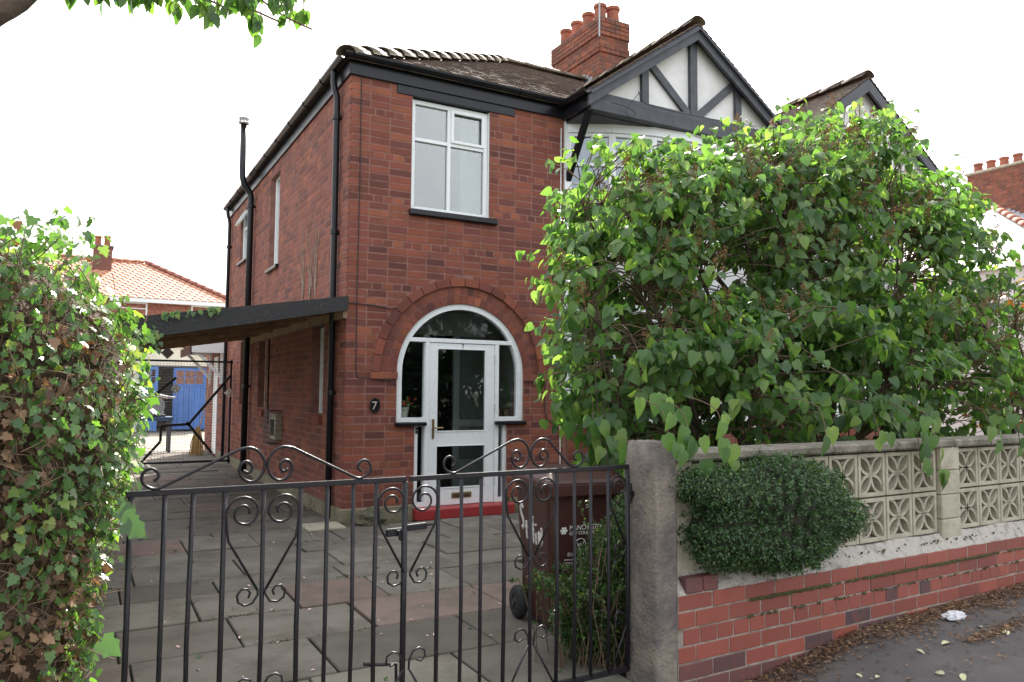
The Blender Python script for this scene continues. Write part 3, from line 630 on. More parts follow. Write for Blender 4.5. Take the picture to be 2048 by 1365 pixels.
for sx_ in (-1, 1):
    xe = GXC + sx_ * (GXC - GXL + .02); dx, dz = GXC - xe, GZA - GZE + .0; b = MB()
    b.add([(xe, GY - .02, GZE - .19), (GXC, GY - .02, GZA - .20), (GXC, GY - .02, GZA - .01), (xe, GY - .02, GZE - .01), (xe, GY + .02, GZE - .19), (GXC, GY + .02, GZA - .20), (GXC, GY + .02, GZA - .01), (xe, GY + .02, GZE - .01)],
          [(0, 1, 2, 3), (4, 7, 6, 5), (0, 4, 5, 1), (3, 2, 6, 7), (0, 3, 7, 4), (1, 5, 6, 2)]); b.build('bargeboard', timber_m, house)
    b = MB(); b.bar((xe, GY - .035, GZE - .05), (GXC, GY - .035, GZA - .06), .03, .05, (0, 1, 0)); b.build('verge_moulding', timber_m, house)
    b = MB(); b.add([(xe, GY, GZE - .1), (GXC, GY, GZA - .1), (GXC, GY + .14, GZA - .1), (xe, GY + .14, GZE - .1)], [(0, 1, 2, 3)]); b.build('verge_soffit', timber_m, house)
def tim(a, b, wd, nm='timber'): MB().bar((a[0], GY + .11, a[1]), (b[0], GY + .11, b[1]), wd, .06, (0, 1, 0), .003).build(nm, timber_m, house)
def timb(a, b, wd, nm='timber', off=.0):
    d = V((b[0] - a[0], 0, b[1] - a[1])); l = d.length; d.normalize(); nrm = V((-d.z, 0, d.x)) * wd / 2; y0, y1 = GY + .075 + off, GY + .128; A, B = V((a[0], 0, a[1])), V((b[0], 0, b[1])); q = [A - nrm, B - nrm, B + nrm, A + nrm]
    MB().add([p + V((0, y0, 0)) for p in q] + [p + V((0, y1, 0)) for p in q], [(0, 1, 2, 3), (7, 6, 5, 4), (0, 4, 5, 1), (1, 5, 6, 2), (2, 6, 7, 3), (3, 7, 4, 0)]).build(nm, timber_m, house)
timb((GXL + .06, 4.985), (GXR - .06, 4.985), .075, 'rail', -.002); timb((GXC, 5.0), (GXC, 6.18), .115); 
for sx_ in (-1, 1):
    timb((GXC + sx_ * .80, 5.0), (GXC + sx_ * .80, 5.55), .105, 'timber', .004); timb((GXC + sx_ * .78, 5.62), (GXC + sx_ * .06, 5.0), .10, 'timber', .008)
MB().box(GXL + .03, GXR - .03, GY + .03, GY + .15, 4.775, 4.93, .006).build('bressummer', timber_m, house)
MB().box(GXL + .05, GXR - .05, GY + .16, .0, 4.765, 4.80).build('bay_soffit', timber_m, house)
gutter([(GXL - .06, -.02, 4.985), (GXL - .06, GY - .03, 4.985)], .05)
MB().box(GXL - .005, GXL + .02, GY + .0, -.02, 4.80, 4.98).build('fascia', black_m, house)
MB().bar((GXL + .08, -.01, 4.05), (GXL + .06, GY + .1, 4.80), .07, .07, (1, 0, 0), .005).build('gable_bracket', black_m, house)
MB().bar((GXR - .12, -.01, 4.05), (GXR - .1, GY + .1, 4.80), .07, .07, (1, 0, 0), .005).build('gable_bracket', black_m, house)
MB().tube(smooth_path([(3.0, GY - .03, 4.88), (3.25, GY - .04, 4.86), (3.36, GY - .04, 4.80), (3.28, GY - .05, 4.74), (3.22, GY - .04, 4.82), (3.4, GY - .04, 5.05), (3.45, GY, 5.1), (3.6, GY, 4.97), (4.4, GY - .03, 4.96), (5.4, GY - .05, 5.0)], 5), .005, 4).build('cable', cable_m, house)

# bow window on two floors
BC, BR_ = (4.38, 2.29), 2.81; a0 = math.atan2(-.02 - BC[1], 2.80 - BC[0]); a1 = math.atan2(-.02 - BC[1], 5.96 - BC[0]); NF = 6
bp = [V((BC[0] + BR_ * math.cos(a0 + (a1 - a0) * i / NF), BC[1] + BR_ * math.sin(a0 + (a1 - a0) * i / NF), 0)) for i in range(NF + 1)]
bb = MB(); bmort = MB(); pan = MB(); sil = MB(); hdr = MB(); hdr2 = MB(); sil2 = MB()
for i in range(NF):
    p, q = bp[i], bp[i + 1]; d = (q - p); L_ = d.length; d.normalize(); nrm = V((d.y, -d.x, 0))
    T = Matrix(((d.x, 0, nrm.x, p.x), (d.y, 0, nrm.y, p.y), (0, 1, 0, 0), (0, 0, 0, 1)))
    bmort.box(0, L_, 0.0, 1.0, -.12, -.006, 0, T) if i else bmort.box(0, L_, 0.0, 1.0, -.12, -.006, 0, T).box(2.74, 2.84, -.012, .2, 0, 1.0); pan.box(-.004, L_ + .004, 2.44, 3.3, -.12, 0, 0, T)
    for k in range(10):
        z0 = Z0 + k * CH
        for a, b in lay(0, L_, k, []):
            v_, f_ = brick_geo(b - a, CH - JT, .04); bb.add([T @ V(((a + b) / 2 + x, z0 + CH / 2 + z, -y)) for x, y, z in v_], f_)
    sil.box(-.015, L_ + .015, .995, 1.06, -.1, .05, .004, T); sil2.box(-.012, L_ + .012, 3.3, 3.352, -.1, .04, .004, T)
    hdr.box(-.006, L_ + .006, 4.66, 4.77, -.1, .012, 0, T); hdr2.box(-.006, L_ + .006, 2.40, 2.45, -.1, .012, 0, T)
    window(house, T @ Matrix.Translation((.002, 1.062, -.012)), L_ - .004, 1.34, (), ((.93, .05, L_ - .05),), .045, .06, bayglass_m, 'bay_window')
    window(house, T @ Matrix.Translation((.002, 3.354, -.012)), L_ - .004, 1.305, (), ((.9, .05, L_ - .05),), .045, .06, bayglass_m, 'bay_window')
bw = bmort.build('bay_wall', mortar_m, house); bb.build('brick_field', brick_m, bw, kind='stuff')
pan.build('bay_panel', pebble_m, house); sil.build('bay_sill', white_m, house); hdr.build('bay_head', white_m, house); hdr2.build('bay_head', white_m, house); sil2.build('bay_sill', white_m, house)
MB().box(2.75, 2.82, -.03, .2, 1.0, 4.8).build('bay_jamb', white_m, house); MB().box(5.95, 6.13, -.02, .2, .0, 4.8).build('bay_jamb', white_m, house)
# chimney on the party wall
cx0, cx1, cy0, cy1 = 5.79, 6.47, 3.5, 5.2; chm = MB().box(cx0 + .006, cx1 - .006, cy0 + .006, cy1 - .006, 6.9, 8.44); chimney = chm.build('chimney', mortar_m, house)
cbk = MB(); nck = 16
for k in range(nck):
    z0 = 7.12 + k * .0825; zm = z0 + .041; o_ = .0 if k < 8 else (.03 if k in (8, 9) else (.0 if k < 12 else .03 + .0 * k)); off = .115 if k % 2 else 0
    for (a, b, fx) in ((cx0, cx1, 'f'), (cy0, cy1, 'l'), (cy0, cy1, 'r')):
        x = a - off
        while x < b - .02:
            u, v_ = max(x, a), min(x + .23, b)
            if v_ - u > .03:
                vv, ff = brick_geo(v_ - u - .01, .0725, .05); m_ = (u + v_) / 2
                if fx == 'f': cbk.add([V(p) + V((m_, cy0 - o_, zm)) for p in vv], ff)
                elif fx == 'l': cbk.add([V((p[1] + cx0 - o_, p[0] + m_, p[2] + zm)) for p in vv], ff)
                else: cbk.add([V((cx1 + o_ - p[1], p[0] + m_, p[2] + zm)) for p in vv], ff)
            x += .23
cbk.build('brick_field', chim_m, chimney, kind='stuff')
MB().box(cx0 - .02, cx1 + .02, cy0 - .02, cy1 + .02, 8.435, 8.47, .01).build('chimney_cap', M('sooty_mortar', (.14, .10, .085), .95), chimney)
def pot(c, h=.36, r_=.115, parent=chimney):
    mb = MB(); mb.lathe([(r_ * 1.1, 0), (r_ * 1.05, .03), (r_ * .95, h * .8), (r_ * 1.12, h * .82), (r_ * 1.15, h * .95), (r_ * 1.08, h), (r_ * .85, h), (r_ * .8, h * .7), (.01, h * .65)], c, 14); return mb.build('chimney_pot', pot_m, parent, smooth=False)
for i in range(4): pot((5.97, cy0 + .24 + i * .40, 8.46))
pot((6.27, cy0 + .24, 8.46), .38, .125)
fls = MB()
for k in range(8): fls.box(cx0 - .012, cx0 + .01, cy0 + .0 + k * .12, cy0 + .14 + k * .12, roof_z(min(cy0 + k * .12, 4)) - .03, roof_z(min(cy0 + k * .12, 4)) + .17 + ru(0, .02))
fls.box(cx0 - .02, cx1, cy0 - .03, cy0 + .004, roof_z(cy0) - .05, roof_z(cy0) + .16); fls.build('flashing', lead_m, chimney)
ae = MB().tube([(5.76, 3.47, 8.05), (5.76, 3.47, 9.3)], .016, 6); ae.build('aerial_mast', palepl_m, chimney)
# rear lean-to with tiled door canopy
rx = MB().box(.0, 2.6, 8.22, 10.9, 0, 2.35); rext = rx.build('rear_extension', mortar_m, house)
rb = MB()
for k in range(28):
    for a, b in lay(8.23, 10.9, k, [(9.05, 9.6)] if k < 25 else []):
        v_, f_ = brick_geo(b - a, CH - JT, .045); rb.add([TS @ V(p) + V((-.006, (a + b) / 2, .1 + k * CH)) for p in v_], f_)
rb.build('brick_field', brick_m, rext, kind='stuff')
dr_ = MB().box(-.02, .03, 9.05, 9.6, .05, 2.08, .003); dr_.build('rear_door', white_m, house)
cnp = MB()
for k in range(6): cnp.box(-.62 + k * .105, -.50 + k * .105, 8.3, 10.2, 2.22 + k * .05, 2.25 + k * .05)
cnp.build('door_canopy', tile_m, house); MB().box(-.64, -.60, 8.3, 10.2, 2.08, 2.24).build('canopy_fascia', black_m, house)
for yb_ in (8.45, 10.05):
    b = MB().bar((-.015, yb_, 1.62), (-.5, yb_, 2.14), .06, .06, (0, 1, 0)).bar((-.02, yb_, 2.17), (-.6, yb_, 2.17), .06, .06, (0, 1, 0)).bar((-.03, yb_, 1.5), (-.03, yb_, 2.2), .05, .05, (0, 1, 0)); b.build('canopy_bracket', white_m, house)
MB().add([(-.62, 8.29, 2.12), (-.62, 8.29, 2.26), (-.02, 8.29, 2.55), (-.02, 8.29, 2.12)], [(0, 1, 2, 3)]).build('canopy_cheek', white_m, house)
# inside the house: curtains
def curtain(x0, x1, y, z0, z1, mat, label, T=None):
    mb = MB(); n_ = int((x1 - x0) / .012); vv = []
    for z in (z0, z1):
        for i in range(n_ + 1): x = x0 + (x1 - x0) * i / n_; vv.append((x, y + .022 * math.sin(i * .9) + .008 * math.sin(i * .37), z))
    mb.add(vv, [(i, i + 1, n_ + 2 + i, n_ + 1 + i) for i in range(n_)]); return tag(mb.build('curtain', mat, None, smooth=True), label, 'curtain')
curtain(1.47, 1.72, .33, 3.3, 4.72, curtain_m, 'pale blue curtain drawn aside in the square window above the porch')
curtain(.70, .80, .33, 3.3, 4.72, curtain_m, 'narrow strip of pale blue curtain beside the front downpipe side of the upper window')
curtain(2.95, 3.35, .12, 3.36, 4.6, net_m, 'white curtain hanging in the upper bow window under the gable')
curtain(2.95, 3.25, .12, 1.1, 2.4, net_m, 'white curtain hanging in the lower bow window behind the lilac')

# ------------------------------------------------------------------ other houses
def plain_gable(root, xl, xc, xr, gy, ze, za):
    for sx_ in (-1, 1):
        xe = xc + sx_ * (xc - xl + .02); b = MB()
        b.add([(xe, gy - .02, ze - .19), (xc, gy - .02, za - .20), (xc, gy - .02, za - .01), (xe, gy - .02, ze - .01), (xe, gy + .02, ze - .19), (xc, gy + .02, za - .20), (xc, gy + .02, za - .01), (xe, gy + .02, ze - .01)],
              [(0, 1, 2, 3), (4, 7, 6, 5), (0, 4, 5, 1), (3, 2, 6, 7), (0, 3, 7, 4), (1, 5, 6, 2)]); b.build('bargeboard', timber_m, root)
    MB().add([(xl + .1, gy + .13, 4.78), (xr - .1, gy + .13, 4.78), (xr - .1, gy + .13, ze), (xc, gy + .13, za - .07), (xl + .1, gy + .13, ze)], [(0, 1, 2, 3, 4)]).build('gable_panel', render_m, root)
nb = thing('adjoining_house', 'adjoining half of the pair, its tiled gable rising over the lilac', 'house', (9, 2, 0))
MB().box(6.15, 9.5, .0, 8, 0, 4.83).build('wall', brick_m, nb)
MB().add([(6.14, -e, RZ - e * PT), (9.6, -e, RZ - e * PT), (6.6, 4, RZ + 4 * PT), (6.14, 4, RZ + 4 * PT), (9.6, 8, RZ - e * PT), (6.14, 8, RZ - e * PT)], [(0, 1, 2, 3), (1, 4, 2), (3, 2, 4, 5)]).build('roof', tile_m, nb)
NXC = 7.84; NXL, NXR = NXC - 1.7, NXC + 1.7
g2 = MB()
for sx_ in (-1, 1):
    n_ = 22
    g2.add([(NXC + sx_ * 1.7, GY, GZE), (NXC, GY, GZA), (NXC, yb, GZA), (NXC + sx_ * 1.7, 0, GZE)], [(0, 1, 2, 3)])
    for k in range(n_):
        u0, u1 = k / n_, (k + 1.25) / n_; y = GY - .03 - (.08 if k % 2 else 0)
        P = lambda u, y_, dz: (NXC + sx_ * 1.7 * (1 - min(u, 1)), y_, GZE + (GZA - GZE) * min(u, 1) + dz)
        while y < u0 * yb:
            y0_ = max(y, GY - .03); g2.add([P(u0, y0_, .034), P(u0, y + .16, .034), P(u1, y + .16, .012), P(u1, y0_, .012), P(u0, y0_, .006), P(u0, y + .16, .006), P(u1, y0_, 0)], [(0, 1, 2, 3), (4, 5, 1, 0), (4, 0, 3, 6)]); y += .165
g2.build('gable_roof', tile_m, nb); plain_gable(nb, NXL, NXC, NXR, GY, GZE, GZA)
for i in range(4): half_tile((NXC, GY - .03 + i * .42, GZA + .03), (NXC, GY + .43 + i * .42, GZA + .02), .11, .10, tile_m, nb, 'ridge_tile')
n2 = MB(); n3 = MB()
for i in range(NF):
    p, q = bp[i] + V((3.42, 0, 0)), bp[i + 1] + V((3.42, 0, 0)); d = (q - p); L_ = d.length; d.normalize(); nrm = V((d.y, -d.x, 0)); T = Matrix(((d.x, 0, nrm.x, p.x), (d.y, 0, nrm.y, p.y), (0, 1, 0, 0), (0, 0, 0, 1)))
    n2.box(0, L_, 2.44, 3.3, -.1, 0, 0, T); n3.box(0, L_, 4.62, 4.78, -.1, .0, 0, T); MB().box(0, L_, 0, 1, -.1, 0, 0, T).build('bay_wall', brick_m, nb)
    window(nb, T @ Matrix.Translation((.002, 3.31, -.012)), L_ - .004, 1.3, (), ((.9, .05, L_ - .05),), .045, .06, bayglass_m, 'bay_window'); window(nb, T @ Matrix.Translation((.002, 1.02, -.012)), L_ - .004, 1.4, (), ((.9, .05, L_ - .05),), .045, .06, bayglass_m, 'bay_window')
n2.build('bay_panel', render_m, nb); n3.build('bay_head', render_m, nb); MB().box(NXL + .05, NXR - .05, GY + .05, 0, 4.78, 4.86).build('bay_soffit', timber_m, nb)

def brick_stack(root, x0, x1, y0, y1, z0, z1, pots, cap=conc_m, bm_=None):
    ch = MB().box(x0 + .006, x1 - .006, y0 + .006, y1 - .006, z0, z1).build('chimney', mortar_m, root); m_ = MB(); k = 0
    while z0 + k * .0825 < z1 - .04:
        zm = z0 + k * .0825 + .04; off = .115 if k % 2 else 0
        for a, b, fx in ((x0, x1, 'f'), (y0, y1, 'l')):
            x = a - off
            while x < b - .02:
                u, v_ = max(x, a), min(x + .23, b)
                if v_ - u > .03:
                    vv, ff = brick_geo(v_ - u - .012, .0715, .05); mm = (u + v_) / 2
                    m_.add([V(p) + V((mm, y0, zm)) if fx == 'f' else V((p[1] + x0, p[0] + mm, p[2] + zm)) for p in vv], ff)
                x += .23
        k += 1
    m_.build('brick_field', bm_ or chim_m, ch, kind='stuff'); MB().box(x0 - .05, x1 + .05, y0 - .05, y1 + .05, z1 - .003, z1 + .07, .015).build('chimney_cap', cap, ch)
    for p in pots: pot((p[0], p[1], z1 + .065), p[2] if len(p) > 2 else .3, .12, ch)
h3 = thing('slate_roofed_house', 'house with glare-paled slate roof and wide brick chimney beyond the lilac', 'house', (20, 4, 0))
HX, HZ = 15.6, 4.25
MB().box(HX, HX + 11, .2, 8, 0, HZ).build('wall', render_m, h3)
MB().add([(HX - .1, .1, HZ), (HX + 11, .1, HZ), (HX + 11, 4, HZ + 2.35), (HX + 4, 4, HZ + 2.35), (HX - .1, 8, HZ), (HX + 11, 8, HZ)], [(0, 1, 2, 3), (0, 3, 4), (3, 2, 5, 4)]).build('roof', slate_m, h3)
for i in range(13): half_tile(V((HX - .1, .1, HZ + .03)) + V((4.1, 3.9, 2.35)) * (i / 13), V((HX - .1, .1, HZ + .02)) + V((4.1, 3.9, 2.35)) * ((i + 1.05) / 13), .1, .09, pot_m, h3, 'hip_tile')
brick_stack(h3, HX + 5.3, HX + 6.2, 3.9, 5.5, 5.8, 8.06, [(HX + 5.55, 4.15 + i * .38) for i in range(4)])
fl3 = MB()
for k in range(8): fl3.box(HX + 5.27, HX + 5.29, 3.9 + k * .12, 4.04 + k * .12, HZ + 2.0, HZ + 2.35 + min(k, 3) * .07)
fl3.build('flashing', lead_m, h3)

# orange-roofed house behind
oh = thing('orange_roofed_house', 'brick house with orange pantile hipped roof behind the garage', 'house', (-3, 30, 0))
OY, OE, OR_ = 26.0, 5.02, 6.98; OXR, ORX = 3.0, -.35; ORD = OY + 3.6
ob = MB().box(-14, OXR - .3, OY + .3, OY + 7, 0, OE); ow_ = ob.build('wall', M('far_brick', (.26, .09, .06), .9, c2=(.36, .2, .14), ns=9, nlo=.5, nhi=.62), oh)
rows, colsn = 17, 230; vv = []; ff = []; om = MB()
for r_ in range(rows):
    y0, y1 = OY + (ORD - OY) * r_ / rows, OY + (ORD - OY) * (r_ + 1.06) / rows; z0, z1 = OE + (OR_ - OE) * r_ / rows + .04, OE + (OR_ - OE) * (r_ + 1.06) / rows + .015
    xr0 = OXR + (ORX - OXR) * r_ / rows; xl = -14; n_ = int((xr0 - xl) / .075); vv = []
    for i in range(n_ + 1):
        x = xr0 - i * .075; wv = .018 * math.sin(i * math.pi / 2) + .008 * math.cos(i * math.pi); xx = x; top = min(1, max(0, (xr0 - x) / 1e-6)); x2 = min(x, OXR + (ORX - OXR) * (r_ + 1) / rows)
        vv += [(xx, y0, z0 - .03), (xx, y0, z0 + wv), (x2, y1, z1 + wv)]
    om.add(vv, [(3 * i, 3 * i + 1, 3 * i + 4, 3 * i + 3) for i in range(n_)] + [(3 * i + 1, 3 * i + 2, 3 * i + 5, 3 * i + 4) for i in range(n_)])
oroof = om.build('roof', otile_m, oh)
MB().add([(OXR, OY, OE), (ORX, ORD, OR_), (OXR, OY + 7.2, OE)], [(0, 1, 2)]).add([(ORX, ORD, OR_), (-14, ORD, OR_), (-14, OY + 7.2, OE), (OXR, OY + 7.2, OE)], [(0, 1, 2, 3)]).build('roof_back', otile_m, oroof)
hipm = M('dusky_hip_tile', (.28, .10, .075), .8)
for i in range(12): half_tile(V((OXR, OY, OE + .06)).lerp(V((ORX, ORD, OR_ + .05)), i / 12), V((OXR, OY, OE + .05)).lerp(V((ORX, ORD, OR_ + .04)), (i + 1.05) / 12), .13, .12, hipm, oroof)
for i in range(30): half_tile((ORX - i * .45, ORD, OR_ + .03), (ORX - i * .45 - .47, ORD, OR_ + .03), .12, .11, otile_m, oroof, 'ridge_tile')
MB().box(-14, OXR - .05, OY + .02, OY + .06, OE - .16, OE + .03).build('fascia', white_m, oh); MB().box(-14, OXR - .05, OY + .06, OY + .3, OE - .16, OE - .13).build('soffit', white_m, oh)
for x in (-1.45, 1.25, -5): window(oh, FRAME_F((x, OY + .28, OE - 1.35)), 1.05, 1.2, (), ((.95, .05, 1.0),), .06, .06, bayglass_m)
brick_stack(oh, -2.42, -1.7, OY + 2.4, OY + 3.2, 5.6, 7.35, [(-2.25, OY + 2.7, .42), (-1.9, OY + 2.7, .46)], M('dark_cap', (.12, .10, .09), .9), M('brown_brick', (.17, .075, .06), .9, .2))

# garage with blue doors at the end of the drive
ga = thing('garage', 'small white gabled garage with faded blue double doors and a black diamond', 'garage', (.0, 21, 0))
GA = 19.7; MB().box(-1.7, -.95, GA, GA + 5, 0, 2.3).box(1.10, 1.45, GA, GA + 5, 0, 2.3).box(-1.7, 1.45, GA + 4.8, GA + 5, 0, 2.3).build('wall', M('cream_render', (.74, .72, .62), .9, c2=(.62, .6, .5), ns=3), ga)
MB().prism([(-1.75, 2.16), (1.5, 2.16), (1.5, 2.3), (-.12, 2.95), (-1.75, 2.3)], FRAME_F((0, GA + .1, 0)), .12).build('gable', MATS['cream_render'], ga)
MB().add([(-1.9, GA - .15, 2.26), (-.12, GA - .15, 2.98), (-.12, GA + 5, 2.98), (-1.9, GA + 5, 2.26), (1.66, GA - .15, 2.26), (1.66, GA + 5, 2.26)], [(0, 1, 2, 3), (1, 4, 5, 2)]).build('roof', felt_m, ga)
MB().prism([(-.2, 0), (0, -.2), (.2, 0), (0, .2)], FRAME_F((-.13, GA - .022, 2.58)), .02).build('diamond', black_m, ga)
MB().box(-.95, 1.10, GA - .03, GA + .05, 2.1, 2.16).build('door_head', timber_m, ga)
def gdoor(x0, x1, T=Matrix.Identity(4)):
    d_ = MB(); wd = x1 - x0; n_ = 6
    for i in range(n_): d_.box(x0 + wd * i / n_ + .003, x0 + wd * (i + 1) / n_ - .003, 0, .03, .05, 1.48, .003, T)
    d_.box(x0, x0 + .09, -.012, .035, .05, 2.09, .002, T).box(x1 - .09, x1, -.012, .035, .05, 2.09, .002, T).box(x0 + .09, x1 - .09, -.01, .034, 1.48, 1.56, .002, T).box(x0 + .09, x1 - .09, -.01, .034, 2.0, 2.09, .002, T)
    for q in (1, 2): d_.box(x0 + wd * q / 3 - .015, x0 + wd * q / 3 + .015, -.006, .03, 1.56, 2.0, 0, T)
    d_.box(x0 + .09, x1 - .09, -.005, .029, 1.765, 1.79, 0, T); do = d_.build('garage_door', blue_m, ga)
    for q in range(3): MB().box(max(x0 + wd * q / 3 + .016, x0 + .091), min(x0 + wd * (q + 1) / 3 - .016, x1 - .091), .012, .016, 1.56, 2.0, 0, T).build('pane', bayglass_m, do)
gdoor(.08, 1.09, Matrix.Translation((0, GA, 0)))
gdoor(0, 1.0, Matrix.Translation((-.94, GA - .02, 0)) @ Matrix.Rotation(R(-62), 4, 'Z'))
# blue workbench with mitre saw, broom
wb = thing('workbench', 'blue topped workbench standing beyond the mesh gate', 'workbench', (-1.2, 10.6, 0))
MB().box(-1.62, -.72, 10.4, 10.9, .70, .78, .006).build('top', M('dark_blue_paint', (.03, .07, .15), .5), wb)
for x in (-1.58, -.78):
    for y in (10.45, 10.85): MB().box(x - .03, x + .03, y - .03, y + .03, -.01, .70).build('leg', timber_m, wb)
ms = thing('mitre_saw', 'silver grey circular saw with round guard on the blue bench', 'saw', (-1.1, 10.6, .78))
sg = MB(); T_ = FRAME_F((-1.12, 10.62, 1.02)); sg.prism([(.24 * math.cos(2 * math.pi * i / 22), .24 * math.sin(2 * math.pi * i / 22)) for i in range(22)], T_, .05); sg.build('blade_guard', steel_m, ms)
MB().tube([(-1.12 + .25 * math.cos(a), 10.56, 1.02 + .25 * math.sin(a)) for a in [R(190) + R(140) * i / 10 for i in range(11)]], .018, 5).build('guard_rim', palepl_m, ms)
MB().box(-1.40, -.86, 10.5, 10.8, .782, .83, .01).box(-1.5, -1.25, 10.58, 10.72, .83, 1.2, .03).build('saw_base', darkpl_m, ms); MB().tube([(-1.0, 10.58, 1.25), (-.86, 10.57, 1.22), (-.68, 10.57, 1.2)], [.03, .026, .022], 8).build('saw_handle', palepl_m, ms)
br = thing('straw_broom', 'yellow straw broom head resting on the ground beside the brick lean-to', 'broom', (-.3, 9.5, 0))
bs = MB()
for i in range(110):
    a = ru(0, 6.28); r0, r1 = ru(0, .035), ru(.04, .17); bs.tube([(-.30 + r0 * math.cos(a), 9.6 + r0 * math.sin(a), .60), (-.30 + r1 * .8 * math.cos(a), 9.6 + r1 * .8 * math.sin(a), .28), (-.30 + r1 * math.cos(a), 9.6 + r1 * math.sin(a), .005)], .006, 3, False)
bs.build('bristles', straw_m, br, kind='stuff'); MB().tube([(-.30, 9.6, .45), (-.16, 9.62, 1.1), (-.04, 9.64, 1.72)], .014, 6).build('handle', wood_m, br)

# ------------------------------------------------------------------ mesh gate at the back corner
mg = thing('mesh_gate', 'tall black framed wire mesh gate with diamond mirrors across the drive', 'gate', (-1.0, 7.05, 0)); MY = 7.05
for a, b in (((-2.2, .08), (-.03, .08)), ((-2.2, 1.9), (-.03, 1.9)), ((-2.2, .03), (-2.2, 1.94)), ((-.06, .03), (-.06, 1.94))): MB().bar((a[0], MY, a[1]), (b[0], MY, b[1]), .035, .035, (0, 1, 0)).build('frame_bar', iron_m, mg)
for a, b in (((-.06, 1.66), (-.78, .74)), ((-.80, .80), (-.36, .24)), ((-1.34, 1.29), (-1.0, 1.6)), ((-1.52, .10), (-1.22, .46)), ((-1.22, .46), (-1.22, .74)), ((-1.22, .74), (-.78, .76))): MB().bar((a[0], MY - .02, a[1]), (b[0], MY - .02, b[1]), .045, .03, (0, 1, 0)).build('brace', iron_m, mg)
wm = MB()
for i in range(44): x = -2.18 + i * .0485; wm.tube([(x, MY, .09), (x, MY, 1.89)], .0022, 3, False)
for i in range(37): z = .1 + i * .0485; wm.tube([(-2.19, MY - .003, z), (-.06, MY - .003, z)], .0022, 3, False)
wm.build('wire_mesh', wire_m, mg, kind='stuff')
mir = M('mirror_glass', (.8, .82, .82), .12, metal=.95, bump=(25, .6, .02))
for x, z in ((-1.0, 1.40), (-.09, 1.33)): MB().prism([(-.085, 0), (0, -.1), (.085, 0), (0, .1)], FRAME_F((x, MY - .03, z)), .012).build('diamond_mirror', mir, mg)

# ------------------------------------------------------------------ carport
cpt = thing('carport', 'lean-to timber carport with long black front beam over the drive', 'carport', (-1.3, 2.5, 0))
def cz_(x): return 2.392 + (x + .0) * .162
fb = MB(); fb.add([(-2.75, -.10, cz_(-2.75) - .235), (.0 - .005, -.10, cz_(0) - .15), (-.005, -.10, cz_(0)), (-2.75, -.10, cz_(-2.75)), (-2.75, -.055, cz_(-2.75) - .235), (-.005, -.055, cz_(0) - .15), (-.005, -.055, cz_(0)), (-2.75, -.055, cz_(-2.75))],
    [(0, 1, 2, 3), (7, 6, 5, 4), (0, 4, 5, 1), (1, 5, 6, 2), (2, 6, 7, 3), (3, 7, 4, 0)]); fb.build('front_beam', blackwood_m, cpt)
def xbar(y0, y1, top, bot, mat, nm, x0=-2.75, x1=-.04):
    MB().add([(x0, y0, cz_(x0) - bot), (x1, y0, cz_(x1) - bot), (x1, y0, cz_(x1) - top), (x0, y0, cz_(x0) - top), (x0, y1, cz_(x0) - bot), (x1, y1, cz_(x1) - bot), (x1, y1, cz_(x1) - top), (x0, y1, cz_(x0) - top)],
             [(0, 1, 2, 3), (7, 6, 5, 4), (0, 4, 5, 1), (1, 5, 6, 2), (2, 6, 7, 3), (3, 7, 4, 0)]).build(nm, mat, cpt)
yy = -.05
while yy < 6.2:
    xbar(yy, yy + .145, .022, .048, wood_m, 'roof_board'); yy += .155
for y in (.55, 1.5, 2.5, 3.5, 4.5, 5.5): xbar(y, y + .05, .052, .145, wood_m, 'rafter')
xbar(-.05, 6.25, .0, .02, felt_m, 'roof_felt')
MB().box(-.045, -.002, -.05, 5.3, 2.16, 2.26).build('wall_plate', wood_m, cpt); MB().box(-2.66, -2.58, -.05, 6.2, 1.77, 1.88).build('outer_plate', wood_m, cpt)
for y in (.1, 3.0, 5.9): MB().box(-2.67, -2.57, y, y + .1, -.03, 1.79).build('post', wood_m, cpt)

